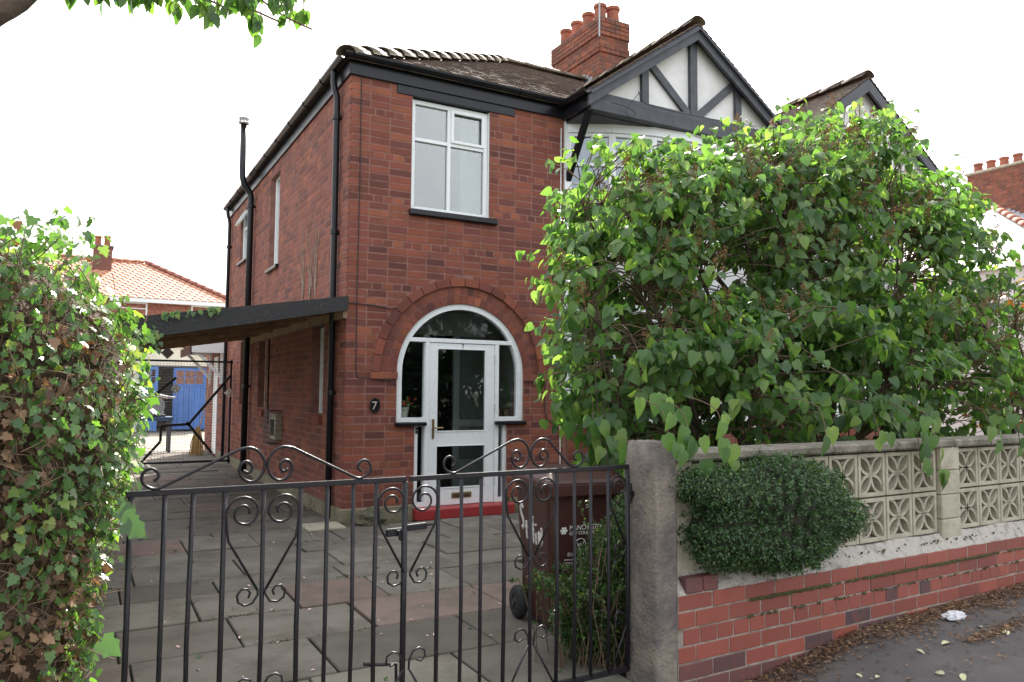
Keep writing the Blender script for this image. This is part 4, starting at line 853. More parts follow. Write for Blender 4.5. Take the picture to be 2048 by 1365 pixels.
# ------------------------------------------------------------------ wrought iron gates
def spiral(c, r0, r1, a0, a1, n=22, sgn=1):
    return [(c[0] + (r0 + (r1 - r0) * i / n) * math.cos(a0 + (a1 - a0) * i / n) * sgn, c[1] + (r0 + (r1 - r0) * i / n) * math.sin(a0 + (a1 - a0) * i / n)) for i in range(n + 1)]
GT = 1.055
def gw(s_, z, n=0.0): return wp(1.0639 * s_ + .1694, 1.4 - (1.4 - z) * 1.0639, .18 + n)      # the gates close behind the face of the post
def gate(name_label, s0, s1, bars, motif, halves, zoff=0):
    g = thing('iron_gate', name_label, 'gate', tuple(gw((s0 + s1) / 2, .1)), 'pair of iron drive gates')
    w3 = lambda pts, off=0: [gw(s_, z, off) for s_, z in pts]
    MB().bar(gw(s0, GT), gw(s1, GT), .012, .021, (0, 0, 1), .002).build('top_rail', iron_m, g)
    MB().bar(gw(s0, .14), gw(s1, .14), .012, .026, (0, 0, 1), .002).build('bottom_rail', iron_m, g)
    for s_, r_ in bars: MB().tube([gw(s_, .14), gw(s_ + ru(-.006, .006), .55), gw(s_, GT - .01)], r_, 8).build('bar', iron_m, g, smooth=True)
    def scroll(pts, r_=.005): MB().tube(w3(pts, -.008), r_, 6).build('scroll', iron_m, g, smooth=True)
    for sc, hw, sides in motif:
        for sg_ in sides:
            # heart: inner curl, round over the top, down the side and in to a point, small curl out
            c = (sc + sg_ * hw * .5, GT - .085); top = spiral((0, 0), .016, hw * .47, R(-20), R(-20) + R(560), 30)
            path = [(c[0] - sg_ * p[0] * -1 * -1, c[1] + p[1]) for p in top]
            path = [(c[0] + sg_ * p[0] * (-1), c[1] + p[1]) for p in top]
            end = path[-1]; path += [(sc + sg_ * hw * .93, GT - .14), (sc + sg_ * hw * .88, GT - .18), (sc + sg_ * .014, .70)]
            scroll(path)
            scroll([(sc + sg_ * .014, .705)] + [(sc + sg_ * (.05 + q[0]), .685 + q[1]) for q in [(-.038, -.0), (-.02, -.028), (.006, -.033), (.028, -.02), (.032, .004), (.018, .024), (-.002, .022), (-.012, .008), (-.006, -.008)]], .0045)
            scroll([(sc + sg_ * .012, .33)] + [(sc + sg_ * (.05 + q[0]), .375 + q[1]) for q in [(-.036, -.01), (-.02, .022), (.006, .03), (.028, .016), (.03, -.008), (.012, -.022), (-.006, -.012)]], .0045)
            scroll([(sc + sg_ * .012, .335), (sc + sg_ * hw * .9, .15)])
    for sc, hl, hr in halves:
        for sg_, hl_ in ((-1, hl), (1, hr)):
            c = (sc + sg_ * .062, GT + .075)
            sp_ = spiral((0, 0), .016, .062, R(200), R(200) + R(520), 30)            # curl opening up to the crown
            path = [(c[0] + sg_ * -1 * p[0] * -1, c[1] + p[1]) for p in sp_]
            ln = [(c[0] + sg_ * .03, GT + .143), (c[0] + sg_ * .08, GT + .125), (sc + sg_ * (hl_ - .05), GT + .022), (sc + sg_ * (hl_ - .012), GT + .014)]
            inner = [(sc + sg_ * q[0], GT + q[1]) for q in [(.078, .06), (.062, .052), (.05, .062), (.05, .08), (.066, .092), (.085, .084), (.092, .06), (.078, .033), (.05, .02), (.022, .034), (.006, .066), (.008, .098), (.03, .128), (.06, .14), (.095, .134)]]
            path = [tuple(p)[:2] for p in [(v.x, v.y) for v in smooth_path([(a, b, 0) for a, b in inner], 3)]] + [(sc + sg_ * (hl_ - .05), GT + .026)]
            curl = [(sc + sg_ * (hl_ + q[0]), GT + q[1]) for q in [(-.05, .026), (-.022, .014), (.0, .016), (.022, .03), (.03, .052), (.02, .074), (0, .08), (-.018, .068), (-.02, .05), (-.006, .04)]]
            path += [(v.x, v.y) for v in smooth_path([(a, b, 0) for a, b in curl], 3)][1:]
            MB().tube([gw(s_, z, -.002) for s_, z in path], .0058, 6).build('scroll', iron_m, g, smooth=True)
    return g
gl = gate('black iron gate leaf hung beside the ivy hedge', -2.43, -1.447, [(-2.414, .010), (-2.312, .0085), (-2.224, .0085), (-2.122, .0095), (-1.991, .0085), (-1.859, .0095), (-1.761, .0085), (-1.662, .0085), (-1.569, .0095), (-1.452, .013)],
          [(-1.991, .131, (-1, 1)), (-1.441, .128, (-1,))], [(-1.985, .37, .36)])
g_r = gate('black iron gate leaf hung on the stone post', -1.433, -.335, [(-1.31, .0095), (-1.206, .0085), (-1.114, .0085), (-1.006, .0095), (-.872, .0085), (-.740, .0095), (-.644, .0085), (-.553, .0085), (-.456, .0085), (-.345, .012)],
           [(-1.441, .131, (1,)), (-.872, .132, (-1, 1)), (-.345, .11, (-1,))], [(-.878, .38, .25)])
lt = MB().bar(gw(-1.52, .85, .02), gw(-1.435, .85, .02), .02, .032, (0, 0, 1), .004).bar(gw(-1.435, .862, .022), gw(-1.35, .865, .022), .022, .026, (0, 0, 1), .003).tube([gw(-1.36, .865, .03), gw(-1.31, .866, .035), gw(-1.28, .885, .04)], .005, 5).tube([gw(-1.475, .86, .0), gw(-1.468, .825, .0), gw(-1.45, .82, .01)], .008, 6)
lt.build('latch', iron_m, gl); MB().tube([gw(-1.60, .37, .02), gw(-1.52, .355, .02), gw(-1.47, .35, .02), gw(-1.465, .12, .02)], .008, 6).build('drop_bolt', iron_m, gl)

# ------------------------------------------------------------------ stone gate post, boundary wall
gp = MB(); Tp = Matrix.Translation(wp(-.105, 0, .112)) @ Matrix.Rotation(WA, 4, 'Z'); w2, d2 = .069, .115
bm = bmesh.new(); bmesh.ops.create_cube(bm, size=1)
for v in bm.verts: v.co = V((v.co.x * 2 * w2, v.co.y * 2 * d2, (v.co.z + .5) * 1.36 - .2))
bmesh.ops.subdivide_edges(bm, edges=bm.edges[:], cuts=9, use_grid_fill=True)
for v in bm.verts:
    c = v.co
    if c.z > 1.05: k = (c.z - 1.05) / .11; c.x *= 1 - .10 * k * k; c.y *= 1 - .14 * k * k
    c.x += ru(-.004, .004); c.y += ru(-.004, .004); c.z += ru(-.005, .004)
    ex = abs(c.x) > w2 * .93; ey = abs(c.y) > d2 * .93
    if ex and ey: c.x *= .965; c.y *= .955
bm.transform(Tp); me = bpy.data.meshes.new('gate_post'); bm.to_mesh(me); bm.free(); me.materials.append(gpost_m)
for p in me.polygons: p.use_smooth = True
o = bpy.data.objects.new('gate_post', me); col.objects.link(o); tag(o, 'weathered square stone gate post carrying the iron gate', 'gate post')
gpr = g_r
MB().tube([wp(-.185, .95, .18), wp(-.185, .86, .18)], .016, 8).bar(wp(-.19, .9, .165), wp(-.14, .9, .165), .03, .03).build('hinge_pin', iron_m, gpr)
bwall = thing('garden_wall', 'low red brick garden wall topped with pierced concrete blocks', 'wall', tuple(wp(2, 0, .1)))
WS1 = 7.2; BT = .425; GC = .0815
gm = MB(); T0 = Matrix.Translation(wp(0, 0, 0)) @ Matrix.Rotation(WA, 4, 'Z')
gm.box(-.034, WS1, .0035, .22, -.4, BT - .003, 0, T0); gcore = gm.build('brick_base', gmortar_m, bwall)
gq = {}; cnt = 0; gst = MB(); qrot = Quaternion((0, 0, 1), WA)
specs = []
for k in range(8):
    z = BT - GC * (k + .5); hdc = k in (2,); L_ = .114 if hdc else .228; x = -.032 - (.114 if k % 2 else 0) + (.03 if hdc else 0)
    while x < WS1:
        a, b = max(x, -.034), min(x + L_, WS1)
        if b - a > .04 and z > pz((a + b) / 2) - .06: specs.append((a + .004, b - .004, z, k))
        x += L_
specs.sort(key=lambda q: q[0])
for i, (a, b, z, k) in enumerate(specs):
    dark = (k >= 5 and rnd() < .75 + .25 * (a < 1)) or (a < .4 and k > 3) or (k > 3 and rnd() < .3) or rnd() < .03
    if i < 300 and a < 3.6:
        kk = (round(b - a, 3), dark)
        if kk not in gq: mb = MB(); mb.add(*brick_geo(kk[0], GC - .009, .05)); gq[kk] = mb.mesh('brick', gbrick_d if dark else gbrick_m)
        inst('brick', gq[kk], gcore, wp((a + b) / 2, z, ru(-.0025, .0025)), qrot)
    else: v_, f_ = brick_geo(b - a, GC - .009, .05); gst.add([T0 @ (V(p) + V(((a + b) / 2, 0, z))) for p in v_], f_)
gst.build('brick_field', gbrick_m, gcore, kind='stuff')
fi = MB(); nseg = 90
for i in range(nseg):
    a, b = -.034 + (WS1 + .034) * i / nseg, -.034 + (WS1 + .034) * (i + 1) / nseg
    fi.add([wp(a, BT - .004 + .004 * math.sin(a * 23), .002), wp(b, BT - .004 + .004 * math.sin(b * 23), .002), wp(b, BT + .085 + .006 * math.sin(b * 11), .07), wp(a, BT + .085 + .006 * math.sin(a * 11), .07), wp(b, BT + .085, .2), wp(a, BT + .085, .2)], [(0, 1, 2, 3), (3, 2, 4, 5)])
fi.build('mortar_fillet', fillet_m, bwall)
for a, b in ((.02, .13), (.135, .235)): MB().box(a, b, -.004, .06, BT + .0, BT + .075, .006, T0).build('brick', gbrick_d, gcore)
BZ = BT + .09; BS = .268
sbk = MB(); h = BS / 2 - .005; fwid = .024; dp = .045
sbk.box(-h, -h + fwid, -dp, dp, -h, h, .003).box(h - fwid, h, -dp, dp, -h, h, .003).box(-h + fwid, h - fwid, -dp, dp, -h, -h + fwid, .003).box(-h + fwid, h - fwid, -dp, dp, h - fwid, h, .003)
cc = h - fwid * .6
for qx in (-1, 1):
    for qz in (-1, 1):
        for bg_ in (-1, 1):
            pts = []
            for i in range(9):
                t = i / 8; m_ = 4 * t * (1 - t) * .036 * bg_; pts.append((qx * (t * cc) + m_ * qx * .7071 * 1.0, qz * (t * cc) - m_ * qz * .7071))
            for i in range(8):
                p, q = V((pts[i][0], 0, pts[i][1])), V((pts[i + 1][0], 0, pts[i + 1][1])); d = (q - p).normalized(); nn = V((-d.z, 0, d.x)) * .0085; dpp = dp - .008 - .001 * (bg_ > 0)
                c4 = [p - nn, q - nn, q + nn, p + nn]; sbk.add([x + V((0, -dpp, 0)) for x in c4] + [x + V((0, dpp, 0)) for x in c4], [(0, 1, 2, 3), (7, 6, 5, 4), (0, 4, 5, 1), (2, 6, 7, 3)])
sbm = sbk.mesh('screen_block', conc_m, False, True)
PIL = [(-.02, .10), (2.275, 2.495), (4.65, 4.87)]
MB().box(.0, .13, .065, .19, BZ - .02, 1.06, .004, T0).build('end_block', conc_m, bwall)
for s0 in (.13, 2.505, 4.88):
    s_ = s0
    while s_ + BS < s0 + 8 * BS + .01 and s_ < WS1:
        for j in (0, 1): inst('screen_block', sbm, bwall, wp(s_ + BS / 2, BZ + BS * (j + .5) - .005, .12), qrot)
        s_ += BS
for s0, s1 in PIL[1:]:
    for j in range(4): MB().box(s0 + .004, s1 - .004, .045, .235, BZ - .07 + j * .155, BZ - .073 + (j + 1) * .155, .006, T0).build('pilaster_block', conc_m, bwall)
s_ = -.02
while s_ < WS1:
    MB().box(s_, min(s_ + .61, WS1) - .006, .03, .24, 1.055, 1.108, .012, T0).build('coping_stone', cope_m, bwall); s_ += .61
ms_ = MB()
for i in range(1700):
    s0 = ru(.4, 3.6); k = 1 if rnd() < .93 else 2; z = BT - GC * k if rnd() < .95 else BT + ru(.02, .06)
    if k == 1 and not (.5 < s0 < 1.1 or 1.4 < s0 < 1.9 or 2.0 < s0 < 2.7 or rnd() < .15): continue
    r_ = ru(.003, .0095); c = wp(s0, z + ru(-.004, .004), -.002 if z < BT else .03); ms_.add([c + V((r_ * math.cos(a) * 1.6, ru(-.008, 0), r_ * math.sin(a))) for a in [2 * math.pi * j / 6 for j in range(6)]] + [c + V((0, -.009, 0))], [(j, (j + 1) % 6, 6) for j in range(6)])
ms_.build('moss', moss_m, bwall, kind='stuff')

# ------------------------------------------------------------------ wheelie bins
def wheelie(loc, rz, sc, bodym, label, text_on):
    b = thing('wheelie_bin', label, 'bin', loc); T = Matrix.Translation(loc) @ Matrix.Rotation(rz, 4, 'Z') @ Matrix.Scale(sc, 4)
    def rr(w_, d_, cy, z, r_=.04):
        return [(sx_ * (w_ / 2 - r_) + r_ * math.cos(a), cy + sy_ * (d_ / 2 - r_) + r_ * math.sin(a), z) for sx_, sy_, a0_ in ((1, 1, 0), (-1, 1, 90), (-1, -1, 180), (1, -1, 270)) for a in (R(a0_), R(a0_ + 45), R(a0_ + 90))]
    secs = [rr(.36, .40, .0, .03), rr(.38, .42, 0, .06), rr(.44, .50, 0.01, .55), rr(.465, .53, .015, .80), rr(.475, .54, .015, .81), rr(.475, .54, .015, .85)]
    m_ = MB(); vv = [T @ V(p) for s_ in secs for p in s_]; n_ = 12; m_.add(vv, [(i * n_ + j, i * n_ + (j + 1) % n_, (i + 1) * n_ + (j + 1) % n_, (i + 1) * n_ + j) for i in range(len(secs) - 1) for j in range(n_)] + [tuple(range(n_))[::-1], tuple((len(secs) - 1) * n_ + j for j in range(n_))])
    body = m_.build('body', bodym, b)
    rb = MB()
    for x in (-.17, -.06, .06, .17): rb.box(x - .006, x + .006, .262, .274, .15, .75, 0, T)
    rb.build('rib', bodym, body)
    lid = MB(); ls = [rr(.50, .575, .01, .835), rr(.515, .59, .01, .84), rr(.515, .59, .01, .872), rr(.50, .57, .012, .89), rr(.44, .50, .02, .925), rr(.40, .45, .02, .93)]
    lid.add([T @ V(p) for s_ in ls for p in s_], [(i * n_ + j, i * n_ + (j + 1) % n_, (i + 1) * n_ + (j + 1) % n_, (i + 1) * n_ + j) for i in range(len(ls) - 1) for j in range(n_)] + [tuple(range(n_))[::-1], tuple((len(ls) - 1) * n_ + j for j in range(n_))])
    lido = lid.build('lid', bodym, b); MB().box(-.26, .26, -.292, -.284, .80, .862, .002, T).build('lid_lip', bodym, lido)
    MB().tube([T @ V(p) for p in ((-.2, .28, .82), (-.2, .34, .85), (.2, .34, .85), (.2, .28, .82))], .014 * sc, 8).build('handle', bodym, b)
    for sx_ in (-1, 1):
        wh = MB(); prof = [(.04, -.028), (.085, -.03), (.098, -.018), (.1, 0), (.098, .018), (.085, .03), (.04, .028)]; vv = []; n2_ = 20
        for r_, x in prof:
            for j in range(n2_): a = 2 * math.pi * j / n2_; vv.append(T @ V((sx_ * (.235) + x, .19 + r_ * math.cos(a), .1 + r_ * math.sin(a))))
        wh.add(vv, [(i * n2_ + j, i * n2_ + (j + 1) % n2_, (i + 1) * n2_ + (j + 1) % n2_, (i + 1) * n2_ + j) for i in range(6) for j in range(n2_)]); who = wh.build('wheel', rubber_m, b, smooth=True)
        hb = MB(); vv = []; pr2 = [(.045, -.02), (.04, .024), (.018, .026), (.018, .04), (.0005, .04)]
        for r_, x in pr2:
            for j in range(12): a = 2 * math.pi * j / 12; vv.append(T @ V((sx_ * (.235 + x), .19 + r_ * math.cos(a), .1 + r_ * math.sin(a))))
        hb.add(vv, [(i * 12 + j, i * 12 + (j + 1) % 12, (i + 1) * 12 + (j + 1) % 12, (i + 1) * 12 + j) for i in range(4) for j in range(12)]); hb.build('hub', darkpl_m, who)
    MB().tube([T @ V((-.23, .19, .1)), T @ V((.23, .19, .1))], .012, 6).build('axle', steel_m, b)
    if text_on:
        tl_ = math.atan2(.065, .5)
        def FT(x, z): return T @ Matrix.Translation((x, -.2195 - (z - .3) * .0525 / .5 - .0035, z)) @ Matrix.Rotation(R(90) + .104, 4, 'X')
        text('MANCHESTER', .042, ink_m, body, FT(-.105, .60), 'lettering', .82); text('CITY COUNCIL', .027, ink_m, body, FT(-.105, .573), 'lettering', .9)
        lg = MB()
        for i in range(6): a = i * math.pi / 3; lg.add([FT(-.14, .60) @ V((.016 * math.cos(a) + .008 * math.cos(q), .016 * math.sin(a) + .008 * math.sin(q), 0)) for q in [k * math.pi / 3 for k in range(6)]], [tuple(range(6))])
        lg.add([FT(-.14, .60) @ V((.011 * math.cos(q), .011 * math.sin(q), 0.0003)) for q in [k * math.pi / 4 for k in range(8)]], [tuple(range(8))]); lg.build('emblem', ink_m, body)
        cg = MB(); Tc = FT(-.03, .515); cg.tube([Tc @ V((.034 * math.cos(2 * math.pi * i / 20), .034 * math.sin(2 * math.pi * i / 20), 0)) for i in range(21)], .0022, 4); cg.tube([Tc @ V(p) for p in ((-.018, .006, 0), (-.012, -.012, 0), (0, .008, 0), (.01, -.01, 0), (.024, .016, 0))], .003, 4); cg.build('recycling_mark', ink_m, body)
        text('0161 954 90', .03, ink_m, body, FT(-.11, .45), 'lettering', 1.0); text('www.manchester.gov.uk', .017, ink_m, body, FT(-.13, .425), 'lettering', 1.1); text('CITY OF MANCHESTER', .02, ink_m, body, FT(-.13, .400), 'lettering', 1.0)
        # hand-painted letters on the side facing the drive
        def SP(y, z): return T @ V((-.2005 - (z - .3) * .03 / .25 * .5 - .004, y, z))
        strokes = [[(.14, .68), (.16, .70), (.18, .68), (.17, .64), (.145, .61), (.14, .57), (.155, .555), (.17, .57)], [(.095, .61), (.095, .52), (.085, .51)], [(.11, .575), (.08, .57)], [(.06, .52), (.058, .515)], [(.035, .65), (.032, .50)], [(-.005, .65), (-.008, .49)], [(-.045, .56), (-.048, .49)], [(-.045, .61), (-.046, .60)], [(-.085, .48), (-.088, .57), (-.12, .50), (-.125, .60)]]
        for sk in strokes:
            pth = [V(SP(-y_ if False else y_, z_)) for y_, z_ in sk]; MB().tube(smooth_path(pth, 4), .010, 4).build('painted_letter', paint_m, body)
wheelie((.22, -3.98, 0), R(-7), 1.0, bin_m, 'brown wheelie bin with white council lettering beside the iron gate', True)
wheelie((.98, -3.62, .012), R(-12), 1.02, darkpl_m, 'black wheelie bin half hidden by leaves beside the brown bin', False)

# ------------------------------------------------------------------ small things
rk = bmesh.new(); bmesh.ops.create_icosphere(rk, subdivisions=3, radius=1)
for v in rk.verts:
    n_ = 1 + .12 * math.sin(v.co.x * 5 + 1) * math.cos(v.co.y * 4) + .1 * math.sin(v.co.z * 7 + v.co.x * 3) + ru(-.05, .05); v.co = V((v.co.x * .17 * n_ + .265, v.co.y * .11 * n_ - .16, max(0, v.co.z * n_ * .11 + .06)))
me = bpy.data.meshes.new('rock'); rk.to_mesh(me); rk.free(); me.materials.append(M('mossy_rock', (.14, .12, .085), .95, c2=(.07, .08, .04), ns=16, bump=(40, 1, .02))); o = bpy.data.objects.new('rock', me); col.objects.link(o); tag(o, 'rough mossy rock against the plinth near the house corner', 'rock')
tag(MB().box(-.42, .0 - .04, -.30, .06, -.01, .022, .008).build('drain_cover', conc_m), 'pale concrete drain cover at the foot of the front downpipe', 'drain cover')
def potplant(x, y, z, r_, h, mat, label, kind):
    t = thing('potted_plant', label, 'plant', (x, y, z)); MB().lathe([(r_ * .72, 0), (r_ * .98, h * .85), (r_ * 1.08, h * .86), (r_ * 1.08, h), (r_ * .95, h), (r_ * .9, h * .8), (.005, h * .8)], (x, y, z), 16).build('pot', mat, t)
    its = []
    if kind == 'red':
        for i in range(70): d = rv().normalized(); d.z = abs(d.z) * .8; p = V((x, y, z + h)) + d * ru(.02, .12); its.append((p, orient(d + rv(.4), V((0, -.3, 1)) + rv(.5)), ru(.03, .05)))
        leaves_mesh('foliage', T_OVAL, its, ivy_m, t); fl_ = []
        for i in range(7):
            c = V((x + ru(-.11, .13), y - ru(0, .09), z + h + ru(.02, .13)))
            for j in range(8): fl_.append((c, orient(rv(), rv()), ru(.02, .035)))
        leaves_mesh('flowers', T_OVAL, fl_, redflower_m, t)
    elif kind == 'spider':
        for i in range(46): d = V((random.gauss(0, .6), random.gauss(0, .6), ru(.3, 1.2))).normalized(); p = V((x, y, z + h * .9)); its.append((p, orient(d, V((0, 0, 1)) + rv(.2)), ru(.08, .17)))
        leaves_mesh('foliage', ([(-.03, 0, 0), (.03, 0, 0), (.035, .5, .05), (-.035, .5, .05), (0, 1, -.15)], [(0, 1, 2, 3), (3, 2, 4)]), its, loni_m, t)
    else:
        MB().tube([(x, y, z + h * .8), (x + .01, y, z + h + .16), (x - .004, y, z + h + .33), (x - .03, y, z + h + .42)], [.012, .02, .017, .004], 8).build('stem', box_m, t)
        for i in range(14): d = rv(); d.z = abs(d.z); its.append((V((x, y, z + h * .85)), orient(d, rv()), ru(.03, .06)))
        leaves_mesh('foliage', T_SMALL, its, deadleaf_m, t)
shf = tag(MB().box(.60, .95, .13, .40, 1.045, 1.07).build('shelf', white_m), 'white inner ledge on the left of the porch holding the red flowers', 'shelf'); shf2 = tag(MB().box(1.84, 2.2, .13, .40, 1.045, 1.07).build('shelf', white_m), 'white inner ledge by the door hinges holding two small pots', 'shelf')
for o_ in (shf, shf2): setparent(o_, house); del o_['category']; del o_['label']; o_.name = 'porch_ledge'
potplant(.755, .24, 1.07, .062, .14, M('cream_pot', (.6, .62, .52), .5, c2=(.2, .3, .1), ns=22, nlo=.6, nhi=.64), 'red flowering plant in a cream pot inside the porch glass', 'red')
potplant(1.925, .22, 1.07, .062, .12, pot_m, 'spider plant in a terracotta pot inside the porch glass', 'spider')
potplant(2.09, .24, 1.07, .06, .10, M('brown_pot', (.10, .06, .03), .6), 'tall thin cactus in a dark brown pot inside the porch glass', 'cactus')

# ------------------------------------------------------------------ planting
def shell_points(ells, n, lo=.55, hi=1.0):
    """points through the outer volume of a union of ellipsoids, even by volume"""
    vol = [e_[1][0] * e_[1][1] * e_[1][2] for e_ in ells]; out = []
    while len(out) < n:
        c, r_ = random.choices(ells, vol)[0]; d = rv().normalized(); t = (lo ** 3 + (hi ** 3 - lo ** 3) * rnd()) ** (1 / 3); t *= 1.0 if rnd() < .8 else ru(1.0, 1.2)
        p = V((c[0] + d.x * r_[0] * t, c[1] + d.y * r_[1] * t, c[2] + d.z * r_[2] * t))
        depth = min(math.sqrt(sum(((p[i] - q[0][i]) / q[1][i]) ** 2 for i in range(3))) for q in ells)
        if depth > lo * .96: out.append((p, d))
    return out
def shrub(root, ells, base_pts, nclus, per, size, tm, mat, droop=.55, twig_r=.004, keep=None, spread=.12, limb_r=.03, nparts=300, leafname='leaf'):
    """stems from the ground, limbs to leaf clusters, twigs carrying drooping leaves"""
    cl = shell_points(ells, nclus); 
    if keep: cl = [q for q in cl if keep(q[0])]
    st = MB(); nodes = []
    for b in base_pts:
        b = V(b)
        for j in range(9):
            c, r_ = random.choice(ells); tgt = V(c) + V((ru(-.5, .5) * r_[0], ru(-.4, .4) * r_[1], ru(.0, .6) * r_[2])); p = b + V((ru(-.06, .06), ru(-.06, .06), 0)); mid = p.lerp(tgt, .45) + V((ru(-.12, .12), ru(-.12, .12), .15)); path = smooth_path([p, mid, tgt], 6)
            k = len(path); st.tube(path, [limb_r * (1 - .75 * i / (k - 1)) * (1 if j else 1.3) for i in range(k)], 6); nodes += path[4:]
    st.build('stems', bark_m, root)
    tw = MB(); items = []
    for p, d in cl:
        nd = random.choice(sorted(nodes, key=lambda q: (q - p).length_squared + (1 if q.z > p.z + .2 else 0))[:5]); start = nd; mid = start.lerp(p, .55) + V((0, 0, .06)) + rv(.03)
        path = smooth_path([start, mid, p], 2); tw.tube(path, [twig_r * 2.2, twig_r * 1.8, twig_r * 1.4, twig_r * 1.1, twig_r], 3, False)
        tip = (d + V((0, 0, .25))).normalized()
        for i in range(per):
            t = 1 - (i // 2) * .13; side = rv().normalized(); q = mid.lerp(p, max(.1, t)) + tip * (.02 if i < 2 else 0) + side * spread * .25
            out = (d * .55 + side * .75); out.z *= .4; ld = out.normalized() * (1 - droop) + V((0, 0, -droop)) + rv(.28); nm = V((0, 0, .8)) + d * .6 + rv(.55)
            items.append((q + out * .02, orient(ld, nm), size * ru(.45, 1.2)))
    tw.build_fast('twigs', twig_m, root); tag(root.children[-1], kind='stuff') if root.children else None
    a, b = split_leaves(items, nparts); leaf_parts(a, tm, mat, root, leafname); leaves_mesh('foliage', tm, b, mat, root)
    return cl
# lilac behind the wall
lil = thing('lilac_bush', 'large leafy lilac bush with faded flower heads spilling over the garden wall', 'bush', (2.3, -3.5, 0))
LE = [((.98, -3.5, 2.65), (.55, .55, .65)), ((1.40, -3.55, 2.15), (.98, .85, 1.15)), ((2.45, -3.45, 2.45), (1.15, .95, 1.32)), ((3.55, -3.4, 2.75), (1.1, .95, 1.30)), ((4.5, -3.45, 2.55), (.85, .8, 1.0)), ((.78, -3.9, 1.75), (.66, .6, .85)), ((2.1, -4.35, 1.55), (1.5, .45, .55)), ((3.6, -4.2, 1.6), (1.2, .5, .6))]
cl = shrub(lil, LE, [(1.5, -3.7, 0), (2.3, -3.6, 0), (3.1, -3.5, 0), (3.8, -3.5, 0)], 4600, 7, .086, T_HEART, lilac_m, .55, .003, keep=lambda p: math.sin(p.x * 5.2 + p.z * 4.1) + math.sin(p.z * 6.3 - p.y * 5 + 1) + math.sin(p.x * 3.3 - p.z * 7.4 + p.y * 2) > -.75, limb_r=.032)
# faded flower heads at the upper cluster ends
pm = MB()
for i in range(42):
    z = rnd(); r_ = .03 * (1 - z) + .006; a = ru(0, 6.28); c = V((r_ * math.cos(a), r_ * math.sin(a), z * .13)); s_ = ru(.004, .008)
    pm.add([c + V((s_, 0, 0)), c + V((-s_ * .5, s_, 0)), c + V((-s_ * .5, -s_, 0)), c + V((0, 0, s_ * 1.6))], [(0, 1, 3), (1, 2, 3), (2, 0, 3)])
pm.tube([(0, 0, -.06), (0, 0, .12)], .0022, 3, False); pmesh = pm.mesh('flower_head', panicle_m)
ups = [q for q in cl if q[1].z > -.1 and (q[1].y < .3) and rnd() < .3][:190]
for p, d in ups: inst('flower_head', pmesh, lil, p + V((0, 0, .03)), (V((d.x * .5, d.y * .5, 1)) + rv(.2)).to_track_quat('Z', 'Y'), (ru(.8, 1.3),) * 3)
# hanging sprays over the wall face
hang = []; hs = MB()
for s0, n_, lo in ((.05, 9, .98), (-.10, 7, 1.02), (.28, 8, 1.0), (1.05, 6, 1.06), (1.95, 14, .86), (2.15, 12, .84), (2.75, 8, .98), (3.1, 8, .95), (1.5, 5, 1.05)):
    top = wp(s0, 1.38, .25); bot = wp(s0 + ru(-.05, .05), lo + .08, -.03); path = smooth_path([top, top.lerp(bot, .4) + V((0, -.12, .04)), bot], 4); hs.tube(path, .003, 3, False)
    for i in range(n_):
        q = path[min(len(path) - 1, int(rnd() * len(path)))] + V((ru(-.05, .05), -.03 + ru(-.03, .03), ru(-.02, .02))); hang.append((q, orient(V((ru(-.5, .5), -.2, -1)), V((ru(-.6, .6), -1, ru(.1, .6)))), .105 * ru(.6, 1.1)))
# leaves trailing inside the gate, by the bins
for i in range(60):
    q = V((.42 + random.gauss(0, .11), -4.15 + random.gauss(0, .14), ru(.55, 1.25))); hang.append((q, orient(V((ru(-.6, .6), ru(-.5, .2), -1)), V((ru(-.4, .4), -1, .6))), .11 * ru(.7, 1.1)))
for k in range(6): x = .34 + k * .04; hs.tube(smooth_path([(x + .1, -3.9, 1.6), (x, -4.1, 1.2), (x - .02, -4.2, .6)], 4), .003, 3, False)
hs.build_fast('trailing_twigs', twig_m, lil); tag(bpy.data.objects['trailing_twigs'], kind='stuff'); leaves_mesh('trailing_foliage', T_HEART, hang, lilac_m, lil)
# red-tipped shrub further along
rs = thing('red_tipped_shrub', 'shrub with reddish young leaves growing past the lilac behind the wall', 'bush', (5.6, -3.9, 0))
shrub(rs, [((5.3, -3.9, 1.75), (.8, .65, .95)), ((6.2, -3.8, 1.6), (.8, .6, 1.1)), ((5.0, -4.25, 1.35), (.8, .35, .45))], [(5.4, -3.8, 0), (6.1, -3.8, 0)], 330, 7, .095, T_OVAL, shrub_m, .4, .003, limb_r=.025, nparts=120)

# ivy hedge beside the gate
iv = thing('ivy_hedge', 'tall ivy covered hedge with brown dead leaves beside the gate', 'hedge', (-2.9, -3.5, 0))
def ivx(z, y):                                  # right-hand surface
    P = [(-.2, -2.42), (.1, -2.41), (.6, -2.36), (1.0, -2.28), (1.35, -2.21), (1.6, -2.26), (1.75, -2.36), (1.87, -2.55), (1.98, -2.8)]
    for (a, xa), (b, xb) in zip(P, P[1:]):
        if z <= b: return xa + (xb - xa) * (z - a) / (b - a) + .03 * math.sin(y * 5 + z * 4) + (.0 if y < -4 else .02)
    return -2.75
core = bmesh.new(); bmesh.ops.create_cube(core, size=1); bmesh.ops.subdivide_edges(core, edges=core.edges[:], cuts=14, use_grid_fill=True)
for v in core.verts:
    u, vv_, t = v.co.x + .5, v.co.y + .5, v.co.z + .5; z = -.15 + t * 2.0; y = -5.2 + vv_ * 5.1; xr_ = ivx(z, y) - .07; t_ = max(0, 1 - (1 - u) * (xr_ + 3.9) / .34); y += .34 * t_ ** 2.2 * (1 - vv_); v.co = V((-3.9 + (xr_ + 3.9) * u, y + .07 * (1 - vv_) * (t > .9), min(z, 1.86))) + rv(.015)
